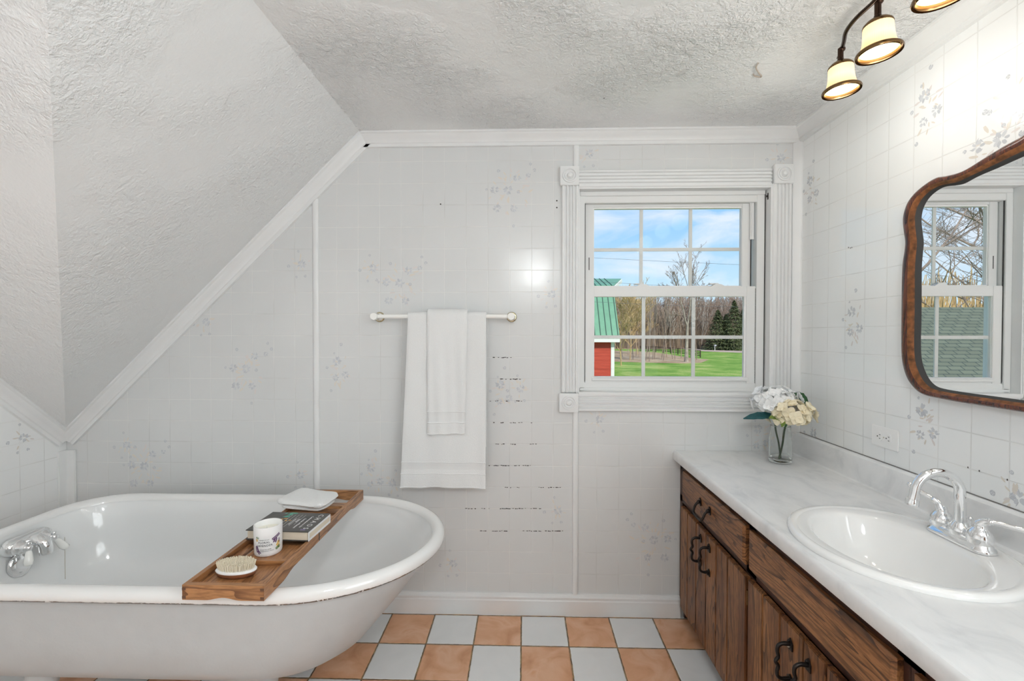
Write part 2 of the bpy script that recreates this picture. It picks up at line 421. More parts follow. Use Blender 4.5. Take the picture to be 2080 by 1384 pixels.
def spline(pts, n=6):
    # Catmull-Rom
    P = [Vector(p) for p in pts]; out = []
    for i in range(len(P)-1):
        p0, p1, p2, p3 = P[max(i-1, 0)], P[i], P[i+1], P[min(i+2, len(P)-1)]
        for k in range(n):
            t = k/n
            out.append(.5*((2*p1)+(p2-p0)*t+(2*p0-5*p1+4*p2-p3)*t*t+(3*p1-p0-3*p2+p3)*t**3))
    out.append(P[-1]); return out

# ------------------------------------------------------------------ floral print on the tileboard
def floral(mb, to3, nrm, kind, sx=1., rnd=None):
    """to3(dx, dz) -> 3D point just proud of the board; units are pixels of the back wall (431 px per metre)."""
    k = 1/431.
    def fl5(x, z, r):
        for i in range(7):
            a = rnd.uniform(-.3, .3)+i*2*PI/7; rr = r*rnd.uniform(.45, .62)
            mb.mi = 1 if rnd.random() < .75 else 2
            blob(x+math.cos(a)*r*.55, z+math.sin(a)*r*.5, rr*.62, rr*.38, a, 1)
        mb.mi = 2
        for i in range(4):
            a = rnd.uniform(0, 6.3); blob(x+math.cos(a)*r*.7, z+math.sin(a)*r*.7, r*.35, r*.07, rnd.uniform(0, 3), 2)
    off = [0]
    def blob(x, z, a, b, rot, lay=0, n=9):
        off[0] += 1
        vs = []
        for i in range(n):
            t = 2*PI*i/n; px = math.cos(t)*a*rnd.uniform(.75, 1.15); pz = math.sin(t)*b*rnd.uniform(.75, 1.15)
            vs.append(mb.v(to3((x+px*math.cos(rot)-pz*math.sin(rot))*k*sx, (z+px*math.sin(rot)+pz*math.cos(rot))*k, .00025+off[0]*.0000035)))
        mb._f(vs)
    def leaf(x, z, r, a, which):
        mb.mi = which; blob(x, z, r, r*.32, a)
    def bud(x, z, r):
        for i in range(5):
            a = i*PI*.4+rnd.random(); mb.mi = 2; blob(x+math.cos(a)*r*.6, z+math.sin(a)*r*.6, r*.5, r*.22, a+PI/2)
        mb.mi = 1; blob(x, z, r*.4, r*.4, 0)
    if kind == 'big':
        for i in range(34):
            a = rnd.uniform(0, 6.3); rr = rnd.uniform(15, 48)
            leaf(math.cos(a)*rr*.9, math.sin(a)*rr, rnd.uniform(3, 6.5), a+rnd.uniform(-.6, .6), 3 if rnd.random() < .7 else 4)
        for x, z, r in ((-30, 5, 10), (-3, 3, 11), (15, 28, 9), (-25, -33, 10), (9, -33, 9), (38, 33, 6)): fl5(x, z, r)
        for x, z, r in ((18, 0, 4), (42, 55, 3.5), (50, 43, 4), (-22, 42, 4), (8, -68, 3.5), (-46, 5, 3)): bud(x, z, r)
    elif kind == 'mid':
        for i in range(20):
            a = rnd.uniform(0, 6.3); rr = rnd.uniform(8, 36)
            leaf(math.cos(a)*rr*.6, math.sin(a)*rr, rnd.uniform(3, 6), a+rnd.uniform(-.6, .6), 3 if rnd.random() < .7 else 4)
        for x, z, r in ((-6, 18, 11), (12, -10, 9), (-8, -16, 8)): fl5(x, z, r)
        for x, z, r in ((3, 52, 4), (-26, 5, 3.5), (-18, -42, 3.5), (-11, 34, 2.5)): bud(x, z, r)
    else:
        for i in range(10):
            a = rnd.uniform(0, 6.3); rr = rnd.uniform(6, 20)
            leaf(math.cos(a)*rr, math.sin(a)*rr, rnd.uniform(3, 5.5), a, 3 if rnd.random() < .7 else 4)
        fl5(3, 0, 10)
        for x, z, r in ((-4, 26, 3), (-24, -4, 4), (-8, -26, 3), (10, -24, 3.5)): bud(x, z, r)

# ------------------------------------------------------------------ SETTING
WX0, WX1, WZ0, WZ1 = .249, 1.124, 1.043, 1.988   # window opening
SLA = lambda x: .826+.98*(x-XL)                  # slope A height over x
WT = .13
mb = MB()
def wq(pts): mb.prism([(x, D, z) for x, z in pts], (0, WT, 0))
XA = XL+(ZC+.1-.826)/.98
wq([(XL-.1, -.1), (WX0, -.1), (WX0, ZC+.1), (XA, ZC+.1), (XL, .826), (XL-.1, .826)])
wq([(WX0, -.1), (WX1, -.1), (WX1, WZ0), (WX0, WZ0)])
wq([(WX0, WZ1), (WX1, WZ1), (WX1, ZC+.1), (WX0, ZC+.1)])
wq([(WX1, -.1), (XR+.1, -.1), (XR+.1, ZC+.1), (WX1, ZC+.1)])
rnd = random.Random(3)
back_print = [(1035, 390, 'big', 1), (610, 537, 'small', 1), (815, 578, 'big', 1), (755, 545, 'small', 1), (503, 752, 'big', 1), (690, 752, 'mid', 1), (416, 655, 'small', 1),
              (296, 950, 'big', 1), (255, 905, 'small', 1), (608, 965, 'small', 1), (760, 968, 'mid', 1), (1215, 852, 'small', 1), (1022, 800, 'mid', 1), (1055, 790, 'small', 1), (1130, 1037, 'small', 1),
              (918, 1145, 'small', 1), (1325, 1100, 'big', -1), (1195, 312, 'small', 1), (1583, 320, 'small', 1), (1545, 890, 'mid', 1), (800, 982, 'small', -1), (1118, 598, 'small', 1), (930, 300, 'dot', 1)]
for u, v, kd, sx in back_print:
    p = bw(u, v)
    if kd == 'dot': continue
    floral(mb, lambda dx, dz, o, p=p: Vector((p.x+dx, D-o, p.z+dz)), (0, -1, 0), kd, sx, rnd)
mb.mi = 5
def speck(u, v, rx, rz): 
    p = bw(u, v); mb.disc((p.x, D-.0012, p.z), rx/431, (0, -1, 0), 7, rz/431)
for u, v in ((895, 415), (1131, 408), (1131, 422)): speck(u, v, 1.6, 1.6)
for v, runs in ((726.5, [(1003, 1045)]), (770.5, [(1018, 1060)]), (815, [(996, 1040), (1050, 1060)]), (859, [(995, 1060), (1075, 1080)]), (902.5, [(1008, 1050), (1078, 1092)]),
                (946, [(990, 1092)]), (990.5, [(1023, 1062), (1095, 1145)]), (1033.5, [(945, 1100)]), (1079, [(975, 1145)])):
    for a, b_ in runs:
        u = a
        while u < b_:
            if rnd.random() < .62: speck(u, v+rnd.uniform(-.5, .5), rnd.uniform(1.0, 3.0), rnd.uniform(.5, 1.0))
            u += rnd.uniform(2, 6)
struct(mb.build('wall_back', [M['tile_back'], M['floral_b'], M['floral_b2'], M['floral_y'], M['floral_p'], M['mould']], smooth=0, recalc=False))

mb = MB()
mb.box(XR, XR+.1, YB-.1, D, -.1, ZC+.1)
def side_print(lst, X, sgn):
    for u, v, kd, sx in lst:
        p = rw(u, v, X)
        floral(mb, lambda dx, dz, o, p=p: Vector((X-sgn*o, p.y-dx*sgn, p.z+dz)), (-sgn, 0, 0), kd, sx, rnd)
side_print([(1886, 218, 'mid', 1), (1650, 385, 'mid', 1), (1735, 655, 'mid', 1), (1880, 862, 'mid', 1), (2040, 285, 'big', 1), (1650, 880, 'small', 1), (2055, 200, 'small', 1), (2062, 1010, 'small', 1)], XR, 1)
mb.mi = 5
for u, v in ((1724, 503), (1728, 504), (1731, 503), (1967, 950), (1990, 957), (2047, 975)):
    p = rw(u, v); mb.disc((XR-.0012, p.y, p.z), .003, (-1, 0, 0), 7, .0018)
struct(mb.build('wall_right', [M['tile_side'], M['floral_b'], M['floral_b2'], M['floral_y'], M['floral_p'], M['mould']], smooth=0, recalc=False))

mb = MB(); mb.box(XL-.1, XL, YB-.1, D, -.1, ZC+.1)
side_print([(45, 890, 'small', 1)], XL, -1)
struct(mb.build('wall_left', [M['tile_side'], M['floral_b'], M['floral_b2'], M['floral_y'], M['floral_p']], smooth=0, recalc=False))
dr_ = thing('door_added', 'x', 'x', (.55, YB, 0)); del dr_['label']; del dr_['category']; struct(dr_)  # added unseen door, gives the chrome something dark to reflect
mb = MB(); mb.box(.12, .95, YB, YB+.035, .01, 2.03, .002)
for z0, z1 in ((.2, .95), (1.1, 1.9)):
    for x0, x1 in ((.22, .50), (.57, .85)): mb.box(x0, x1, YB+.035, YB+.042, z0, z1, .003)
mb.build('door_leaf', M['oak_v'], dr_, smooth=20)
mb = MB(); mb.box(.04, .12, YB, YB+.02, 0, 2.11, .002); mb.box(.95, 1.03, YB, YB+.02, 0, 2.11, .002); mb.box(.12, .95, YB, YB+.02, 2.03, 2.11, .002); mb.build('door_frame', M['trim'], dr_, smooth=20)
mb = MB(); mb.lathe([(.025, 0), (.012, .008), (.011, .03), (.027, .042), (.028, .055), (.018, .066), (0, .068)], (.88, YB+.035, 1.0), 24, (0, 1, 0)); mb.build('door_handle', M['brass'], dr_, smooth=60)
mb = MB(); mb.box(XL-.1, XR+.1, YB-.1, YB, -.1, ZC+.1); struct(mb.build('wall_front', M['trim'], smooth=0))
mb = MB(); mb.box(XL-.1, XR+.1, YB-.1, D+WT, -.1, 0); struct(mb.build('floor', M['floor'], smooth=0))
# ceiling, with a curl of loose plaster
mb = MB(); mb.box(XL-.1, XR+.1, YB-.1, D+WT, ZC, ZC+.1)
mb.mi = 1
cp = [fl(1541, 127, ZC), fl(1536, 133, ZC), fl(1541, 142, ZC), fl(1547, 150, ZC), fl(1543, 153, ZC), fl(1533, 152, ZC), fl(1530, 150, ZC)]
cp = [p-Vector((0, 0, h)) for p, h in zip(cp, (0, .006, .010, .008, .006, .004, .001))]
mb.tube(spline(cp, 4), .0026, 6)
mb.mi = 2; p = fl(1227, 199, ZC); mb.disc((p.x, p.y, ZC-.0008), .003, (0, 0, -1), 8)
struct(mb.build('ceiling', [M['stucco'], simple('loose_plaster', (.5, .44, .38), .9), M['mould']], smooth=0, recalc=True))
# sloped faces under the roof
c0, c1, c2, c3 = Vector((XL, D, .826)), Vector((-.757, D, ZC)), Vector((-.757, .695, ZC)), Vector((XL, .695, ZC))
mb = MB(); mb.prism([c0, c1, c2], (-.03, 0, .03)); struct(mb.build('wall_sloped_right', M['stucco2'], smooth=0))
mb = MB(); mb.prism([c0, c2, c3], (0, .03, .03)); struct(mb.build('wall_sloped_left', M['stucco2'], smooth=0))

# mouldings
def sweep(mb, prof, a, b, n, m):
    a, b, n, m = Vector(a), Vector(b), Vector(n), Vector(m)
    mb.prism([a+n*p+m*q for p, q in prof], b-a)
crown = [(0, 0), (.047, 0), (.047, .007), (.040, .011), (.036, .018), (.026, .026), (.018, .036), (.016, .043), (.012, .046), (.012, .060), (0, .062)]
mb = MB(); sweep(mb, crown, (-.752, D, ZC), (XR, D, ZC), (0, -1, 0), (0, 0, -1)); struct(mb.build('trim_1', M['trim'], smooth=25))
mb = MB(); sweep(mb, crown, (XR, D, ZC), (XR, YB, ZC), (-1, 0, 0), (0, 0, -1)); struct(mb.build('trim_2', M['trim'], smooth=25))
nA = Vector((.98, 0, -1)).normalized()
mb = MB(); sweep(mb, crown, (XL, D, .826), (-.757, D, ZC), (0, -1, 0), nA); struct(mb.build('trim_3', M['trim'], smooth=25))
nB = Vector((0, -1, -1)).normalized()
mb = MB(); sweep(mb, crown, (XL, D, .826), (XL, .695, ZC), (1, 0, 0), nB); struct(mb.build('trim_4', M['trim'], smooth=25))
def half_round(mb, x, z0, z1, w=.028, t=.009):
    pr = [(x-w/2, D), (x-w/2, D-t*.45), (x-w*.3, D-t), (x+w*.3, D-t), (x+w/2, D-t*.45), (x+w/2, D)]
    mb.prism([(a, b, z0) for a, b in pr], (0, 0, z1-z0))
mb = MB(); half_round(mb, -.983, .09, SLA(-.983)-.06); struct(mb.build('trim_5', M['trim'], smooth=60))
mb = MB(); half_round(mb, .238, 2.08, 2.19); struct(mb.build('trim_6', M['trim'], smooth=60))
mb = MB(); half_round(mb, .238, .09, .96); struct(mb.build('trim_7', M['trim'], smooth=60))
mb = MB(); mb.prism([(XR, D, .0), (XR-.034, D, .0), (XR-.034, D-.005, .0), (XR-.02, D-.014, .0), (XR-.006, D-.022, .0), (XR, D-.022, 0)], (0, 0, 2.19)); struct(mb.build('trim_8', M['trim'], smooth=25))
mb = MB(); mb.box(XL, XL+.050, D-.010, D, .09, .757, .002); mb.box(XL, XL+.010, D-.045, D, .09, .757, .002); struct(mb.build('trim_9', M['trim'], smooth=25))
mb = MB(); base = [(0, 0), (.018, 0), (.018, .068), (.015, .072), (.015, .078), (.018, .081), (.018, .085), (.011, .090), (.008, .098), (0, .098)]
sweep(mb, base, (XL, D, 0), (.722, D, 0), (0, -1, 0), (0, 0, 1)); struct(mb.build('baseboard_back', M['trim'], smooth=25))
mb = MB(); sweep(mb, base, (XL, D, 0), (XL, YB, 0), (1, 0, 0), (0, 0, 1)); struct(mb.build('baseboard_left', M['trim'], smooth=25))

# ------------------------------------------------------------------ WINDOW
win = thing('window_1', 'x', 'x', (.69, D, WZ0)); del win['label']; del win['category']; struct(win)
def part(o, label=None):
    if label: o['label'] = label
    return o
# fluted casing
def flute(mb, x0, x1, z0, z1, vert=True, t=.018):
    w = (x1-x0) if vert else (z1-z0)
    pr = []
    pr += [(0, 0), (0, t*.8), (.004, t)]
    c = [.22, .42, .60, .80]
    for q in c:
        pr += [(w*q-.0055, t), (w*q-.0025, t-.0085), (w*q+.0025, t-.0085), (w*q+.0055, t)]
    pr += [(w-.004, t), (w, t*.8), (w, 0)]
    if vert: mb.prism([(x0+a, D-b, z0) for a, b in pr], (0, 0, z1-z0))
    else: mb.prism([(x0, D-b, z0+a) for a, b in pr], (x1-x0, 0, 0))
for i, (x0, x1, z0, z1, ve) in enumerate(((.172, WX0-.002, 1.045, 2.0, True), (WX1+.004, 1.212, 1.045, 2.0, True), (.25, 1.122, 1.988, 2.068, False), (.25, 1.122, .957, 1.037, False))):
    mb = MB(); flute(mb, x0, x1, z0, z1, ve); mb.build('casing', M['trim'], win, smooth=20)
for (x, z) in ((.206, 2.040), (1.172, 2.040), (.205, .997), (1.172, .997)):
    mb = MB(); h = .0435
    mb.box(x-h, x+h, D-.026, D, z-h, z+h, .0025)
    mb.lathe([(.0335, .0), (.0325, .006), (.0285, .0065), (.0265, .0002), (.0245, .0002), (.0225, .004), (.019, .0055), (.0160, .002), (.0140, .0002), (.0125, .0045), (.009, .0095), (.004, .0115), (0, .012)], (x, D-.0262, z), 32, (0, -1, 0))
    mb.build('rosette', M['trim'], win, smooth=30)
# jamb lining (deep recess), stool and stops
mb = MB()
mb.box(WX0-.01, WX0+.004, D-.012, D+WT, WZ0-.01, WZ1+.01)
mb.box(WX1-.004, WX1+.012, D-.012, D+WT, WZ0-.01, WZ1+.01)
mb.box(WX0, WX1, D-.014, D+WT, WZ1-.006, WZ1+.012)
mb.box(WX0, WX1, D-.022, D+WT, WZ0-.012, WZ0+.003, .002)
mb.build('jamb', M['trim'], win, smooth=25)
FY = 2.150
mb = MB()
# vinyl master frame, stepped
mb.box(WX0+.004, .283, FY, D+WT, WZ0, WZ1-.006, .0015)
mb.box(1.081, WX1-.006, FY, D+WT, WZ0, WZ1-.006, .0015)
mb.box(.26, 1.115, FY-.006, D+WT, 1.962, WZ1-.006, .002)
mb.box(.26, 1.115, FY+.004, D+WT, 1.931, 1.964, .002)
mb.box(.26, 1.115, FY-.002, D+WT, WZ0+.003, 1.062, .002)
mb.box(.26, 1.115, FY+.006, D+WT, 1.06, 1.085, .002)
mb.build('window_frame', M['vinyl'], win, smooth=25)
mb = MB(); mb.box(1.058, 1.076, 2.168, 2.178, 1.76, 1.934, .001); mb.box(1.063, 1.068, 2.165, 2.169, 1.76, 1.93); mb.build('sash_stop', M['vinyl'], win, smooth=25)
mb = MB(); mb.box(1.064, 1.0665, 2.172, 2.178, 1.53, 1.76); mb.box(.2835, .2868, 2.1575, 2.162, 1.09, 1.93); mb.box(1.0785, 1.081, 2.158, 2.18, 1.085, 1.53)
mb.box(1.1145, 1.1172, 2.1478, 2.152, WZ0+.01, WZ1-.01)
mb.build('shadow_gap', M['gap'], win, smooth=0)
mb = MB(); mb.box(WX1-.0055, WX1-.0035, 2.128, 2.136, 1.935, 1.965, .0005); mb.sphere((WX1-.008, 2.131, 1.95), .005, 10); part(mb.build('latch_pin', M['iron'], win, smooth=30), 'small dark metal latch on the right jamb')

def sash(name, yf, yb, x0, x1, z0, z1, stl, rt, rb, gx0, gx1, gz0, gz1, mv, mh, mw):
    yg = (yf+yb)/2+.006
    mb = MB()
    mb.box(x0, x0+stl, yf, yb, z0, z1, .002); mb.box(x1-stl, x1, yf, yb, z0, z1, .002)
    mb.box(x0+stl-.002, x1-stl+.002, yf+.0004, yb, z1-rt, z1, .002); mb.box(x0+stl-.002, x1-stl+.002, yf+.0004, yb, z0, z0+rb, .002)
    s_ = mb.build(name, M['vinyl'], win, smooth=25)
    mb = MB()   # bright glazing bead that shows at the right and lower edge
    mb.box(gx0-.012, gx0, yf+.006, yg+.004, gz0-.005, gz1+.005); mb.box(gx1, gx1+.012, yf+.006, yg+.004, gz0-.005, gz1+.005)
    mb.box(gx0, gx1, yf+.006, yg+.004, gz1, gz1+.010); mb.box(gx0, gx1, yf+.006, yg+.004, gz0-.010, gz0)
    mb.build('glazing_bead', M['vinyl_b'], s_, smooth=25)
    mb = MB()
    for x in mv: mb.box(x-mw/2, x+mw/2, yg-.001, yg+.005, gz0, gz1)
    mb.box(gx0, gx1, yg-.0015, yg+.0055, mh-mw/2, mh+mw/2)
    mb.build('muntin', M['vinyl'], s_, smooth=25)
    mb = MB(); mb.box(gx0-.002, gx1+.002, yg-.0035, yg-.0015, gz0-.002, gz1+.002)
    mb.build('pane', M['pane'], s_, smooth=0)
    return s_
sash('upper_sash', 2.182, 2.212, .289, 1.067, 1.50, 1.944, .040, .025, .035, .332, 1.026, 1.545, 1.912, (.5595, .7935), 1.720, .0155)
low = sash('lower_sash', 2.158, 2.182, .2865, 1.0815, 1.083, 1.539, .043, .048, .017, .331, 1.031, 1.1135, 1.493, (.5655, .8005), 1.3005, .0160)
# lower inner bead of the bottom rail and the two cam locks
mb = MB(); mb.prism([(.32, 2.158, 1.094), (.32, 2.149, 1.096), (.32, 2.149, 1.103), (.32, 2.158, 1.112)], (.728, 0, 0)); mb.build('sash_lift', M['vinyl'], low, smooth=25)
for x in (.555, .905):
    mb = MB()
    mb.prism([(x-.030, 2.160, 1.5385), (x+.034, 2.160, 1.5385), (x+.030, 2.160, 1.543), (x+.018, 2.160, 1.549), (x-.008, 2.160, 1.551), (x-.022, 2.160, 1.543)], (0, .028, 0))
    mb.box(x-.030, x+.012, 2.172, 2.196, 1.5495, 1.556, .002)
    mb.build('sash_lock', M['vinyl'], low, smooth=25)
mb = MB(); mb.box(.306, .3095, 2.1812, 2.1822, 1.62, 1.68); mb.build('latch_slot', M['gap'], win, smooth=0)

# added glowing fill panel behind the camera, framed like a frosted window
w2 = thing('window_fill_rear', 'x', 'x', (-1.2, YB, .5)); del w2['label']; del w2['category']; struct(w2)
mb = MB(); wx0, wx1, wz0, wz1 = -1.80, -.60, .45, 1.65
for a in ((wx0-.08, wx1+.08, wz1, wz1+.08), (wx0-.08, wx1+.08, wz0-.08, wz0), (wx0-.08, wx0, wz0, wz1), (wx1, wx1+.08, wz0, wz1)): mb.box(a[0], a[1], YB, YB+.02, a[2], a[3], .002)
mb.box(wx0, wx1, YB, YB+.015, 1.03, 1.07)
mb.build('window_frame', M['trim'], w2, smooth=25)
mb = MB(); mb.box(wx0, wx1, YB+.001, YB+.006, wz0, wz1); mb.build('pane', M['fill_pane_dim'], w2, smooth=0)
# added unseen fill light in the right wall, built as a large window
w3 = thing('window_fill_right', 'x', 'x', (XR, -.72, .75)); del w3['label']; del w3['category']; struct(w3)
mb = MB(); wy0, wy1, wz0, wz1 = -1.55, .10, .80, 2.0
for a in ((wy0-.08, wy1+.08, wz1, wz1+.08), (wy0-.08, wy1+.08, wz0-.08, wz0), (wy0-.08, wy0, wz0, wz1), (wy1, wy1+.08, wz0, wz1)): mb.box(XR-.02, XR, a[0], a[1], a[2], a[3], .002)
mb.box(XR-.015, XR, wy0, wy1, 1.36, 1.40); mb.box(XR-.015, XR, -.745, -.705, wz0, wz1)
mb.build('window_frame', M['trim'], w3, smooth=25)
mb = MB(); mb.box(XR-.006, XR-.001, wy0, wy1, wz0, wz1); mb.build('pane', M['fill_pane'], w3, smooth=0)

# ------------------------------------------------------------------ BATHTUB
def outline(xl, xr, hw, z, yc=1.600, n=96, rx=None, ne=4.2):
    rx = rx or hw*1.16
    xc = xr-rx; pts = []
    for i in range(n):
        t = 2*PI*i/n-PI/2+1e-6; c, s = math.cos(t), math.sin(t)
        if c >= 0: x = xc+rx*c; y = hw*s
        else:
            a = xc-xl; e = 2/ne
            # squarish end: corner radius about 0.2
            rc = min(.20, a, hw)*(hw/.385)
            # walk a rounded rectangle by angle
            q = (t-PI/2)/PI   # 0..1 along left side
            Ls = [a-rc, rc*PI/2, 2*(hw-rc), rc*PI/2, a-rc]; S = sum(Ls); d = q*S
            if d < Ls[0]: x = xc-d; y = hw
            elif d < Ls[0]+Ls[1]: th = (d-Ls[0])/rc; x = xl+rc-rc*math.sin(th); y = hw-rc+rc*math.cos(th)
            elif d < sum(Ls[:3]): x = xl; y = hw-rc-(d-Ls[0]-Ls[1])
            elif d < sum(Ls[:4]): th = (d-sum(Ls[:3]))/rc; x = xl+rc-rc*math.cos(th); y = -hw+rc-rc*math.sin(th)
            else: x = xl+rc+(d-sum(Ls[:4])); y = -hw
        pts.append(Vector((x, yc+y, z)))
    return pts
TXL, TXR, THW = -1.925, -.288, .388
tub = thing('clawfoot_bathtub', 'white clawfoot bathtub with rolled rim under the sloped ceiling', 'bathtub', (-1.1, 1.6, 0))
def ins(d, z, dl=0, dr=0): return outline(TXL+d+dl, TXR-d-dr, THW-d, z)
mb = MB()
rim = []
for k in range(15):
    a = R_(-130+k*(310)/14)      # from outer under side round the top to inner
    rim.append((.024-.024*math.cos(a) if True else 0, .582+.023*math.sin(a)))
rim_r = [ins(d, z) for d, z in rim]
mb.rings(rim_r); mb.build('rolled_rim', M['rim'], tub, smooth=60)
mb = MB()
inner = [(.045, .584, 0, 0), (.052, .565, 0, 0), (.060, .53, .002, .015), (.066, .46, .010, .055), (.074, .36, .022, .115), (.098, .322, .025, .155), (.145, .282, .01, .165), (.21, .258, -.02, .155), (.28, .244, -.06, .135), (.345, .239, -.10, .11)]
mb.rings([ins(d, z, dl, dr) for d, z, dl, dr in inner], cap1=True)
mb.build('basin', M['enamel'], tub, smooth=60)
mb = MB()
outer = [(.040, .566, 0, 0), (.038, .55, 0, 0), (.045, .50, .0, .033), (.052, .42, .008, .085), (.064, .33, .015, .148), (.118, .268, .0, .145), (.185, .222, -.04, .140), (.258, .192, -.08, .125), (.32, .178, -.12, .105), (.37, .174, -.14, .085)]
mb.rings([ins(d, z, dl, dr) for d, z, dl, dr in outer], cap1=True)
mb.build('tub_shell', M['tubpaint'], tub, smooth=60)
for fx, fy, sx, sy in ((-1.57, 1.41, -1, -1), (-1.57, 1.79, -1, 1), (-.86, 1.46, 1, -1), (-.86, 1.76, 1, 1)):
    mb = MB()
    path = spline([(fx-sx*.01, fy-sy*.015, .262), (fx, fy-sy*.005, .165), (fx+sx*.012, fy+sy*.015, .11), (fx, fy, .06), (fx+sx*.008, fy+sy*.015, .025)], 5)
    mb.tube(path, [lerp(.048, .022, i/(len(path)-1)) for i in range(len(path))], 12)
    mb.sphere((fx+sx*.008, fy+sy*.012, .0195), .028, 14, (1.1, 1.15, .695))
    for a in (-.6, 0, .6):
        mb.sphere((fx+sx*(.012+.02*math.cos(a)), fy+sy*.03+.02*math.sin(a), .012), .012, 8)
    mb.build('claw_foot', M['tubpaint'], tub, smooth=60)
# faucet on the tap end: escutcheon, valves, spout, levers, overflow
tf = thing('tub_faucet', 'chrome tub faucet with white porcelain levers on the tub end wall', 'faucet', (-1.855, 1.62, .52))
FX = -1.850
mb = MB()
path = [(FX+.012, 1.545, .548), (FX+.012, 1.70, .548)]
rs = []
for k, (sc_k, off) in enumerate(((1., .0), (1., .010), (.86, .022), (.5, .030))):
    r = []
    for i in range(40):
        t = 2*PI*i/40; cy2 = .052*(1 if math.cos(t) > 0 else -1)
        r.append(Vector((FX+off, 1.622+(cy2+.030*math.cos(t)*sc_k), .545+.030*math.sin(t)*sc_k)))
    rs.append(r)
mb.rings(rs, True, True); mb.build('escutcheon', M['chrome'], tf, smooth=60)
for y in (1.578, 1.668):
    mb = MB(); mb.lathe([(.024, 0), (.026, .01), (.020, .022), (.014, .03), (.016, .038), (.012, .046), (0, .047)], (FX+.018, y, .542), 20, (1, 0, 0))
    mb.build('valve', M['chrome'], tf, smooth=60)
mb = MB(); mb.tube(spline([(FX+.02, 1.622, .545), (FX+.05, 1.622, .552), (FX+.075, 1.622, .535), (FX+.08, 1.622, .500)], 6), [.020]*6+[.022]*6+[.020]*6+[.018], 16)
mb.sphere((FX+.055, 1.622, .562), .012, 12); mb.build('spout', M['chrome'], tf, smooth=60)
for y, dy, nm in ((1.578, -.010, 0), (1.668, .035, 1)):
    mb = MB(); c = Vector((FX+.062, y, .542))
    mb.sphere(c, .013, 14); mb.lathe([(.008, 0), (.010, .006), (.008, .012)], c+Vector((0, 0, .008)), 14); 
    mb.build('valve_knuckle', M['chrome'], tf, smooth=60)
    mb = MB(); mb.tube([c+Vector((0, 0, -.006)), c+Vector((.004, dy*.25, -.018)), c+Vector((.008, dy*.7, -.044)), c+Vector((.010, dy, -.056)), c+Vector((.010, dy*1.05, -.060))], [.006, .010, .0135, .012, .004], 16)
    part(mb.build('lever', M['porcelain'], tf, smooth=60), 'white porcelain lever')
mb = MB(); mb.lathe([(.042, 0), (.042, .004), (.034, .010), (.015, .012), (0, .012)], (-1.846, 1.600, .470), 32, (1, 0, .12)); mb.build('overflow_plate', M['chrome'], tf, smooth=60)
ch = thing('bead_chain', 'thin metal bead chain hanging from the tub faucet into the tub', 'chain', (-1.786, 1.702, .36))
mb = MB()
for i in range(34): mb.sphere((-1.786, 1.705, .520-i*.0048), .0017, 6)
mb.tube([(-1.786, 1.705, .525), (-1.786, 1.705, .36)], .0006, 5)
mb.build('chain', M['screw'], ch, smooth=60)

# ------------------------------------------------------------------ BATH TRAY
TX0, TX1, TY0, TY1, TZ0, TZ1 = -.912, -.690, 1.176, 1.918, .6062, .646
tray = thing('bath_tray', 'slatted teak bath tray lying across the bathtub rim', 'bath tray', (-.8, 1.545, TZ0))
ft = .014
for side, (x0, x1) in enumerate(((TX0, TX0+ft), (TX1-ft, TX1))):
    mb = MB(); y = [TY0+ft, TY0+.10, TY0+.14, TY0+.19, TY0+.24, 1.44, 1.50, 1.505, 1.60, TY1-.24, TY1-.19, TY1-.14, TY1-.10, TY1-ft]
    pts = [(x0, TY0, TZ1), (x0, TY0, TZ0)]
    for t in range(40):
        yy = TY0+.004+(TY1-TY0-.008)*t/39; dd = min(yy-TY0, TY1-yy)
        zz = TZ0+.002 if dd < .10 else TZ0+(.002-.002*0)+(.010*min(1, (dd-.10)/.06))
        zz = TZ0 if dd < .02 else (TZ0+.0 if dd < .09 else TZ0+.012*(.5-.5*math.cos(PI*min(1, (dd-.09)/.07))))
        pts.append((x0, yy, zz))
    pts += [(x0, TY1, TZ0), (x0, TY1, TZ1)]
    mb.prism(pts, (x1-x0, 0, 0)); mb.build('side_rail', M['teak'], tray, smooth=20)
for y0, y1 in ((TY0, TY0+ft), (TY1-ft, TY1)):
    mb = MB(); pts = [(TX0+.0003, y0-.0004, TZ1+.0003)]
    for t in range(30):
        xx = TX0+.0003+(TX1-TX0-.0006)*t/29; q = abs(t/29-.5)
        pts.append((xx, y0-.0004, TZ0-.0002+(.007*(.5+.5*math.cos(PI*min(1, q/.22))))))
    pts.append((TX1-.0003, y0-.0004, TZ1+.0003)); mb.prism(pts, (0, y1-y0+.0008, 0)); mb.build('end_rail', M['teak_x'], tray, smooth=20)
for x0, x1 in ((TX0+.0001, TX0+.010), (TX1-.010, TX1-.0001)):
  for z0 in (TZ1-.014, TZ0+.003):
    mb = MB(); mb.box(x0, x1, TY0-.0010, TY0+.005, z0, z0+.007)
    mb.build('corner_joint', M['teak_d'], tray, smooth=0)
ZF = .6285
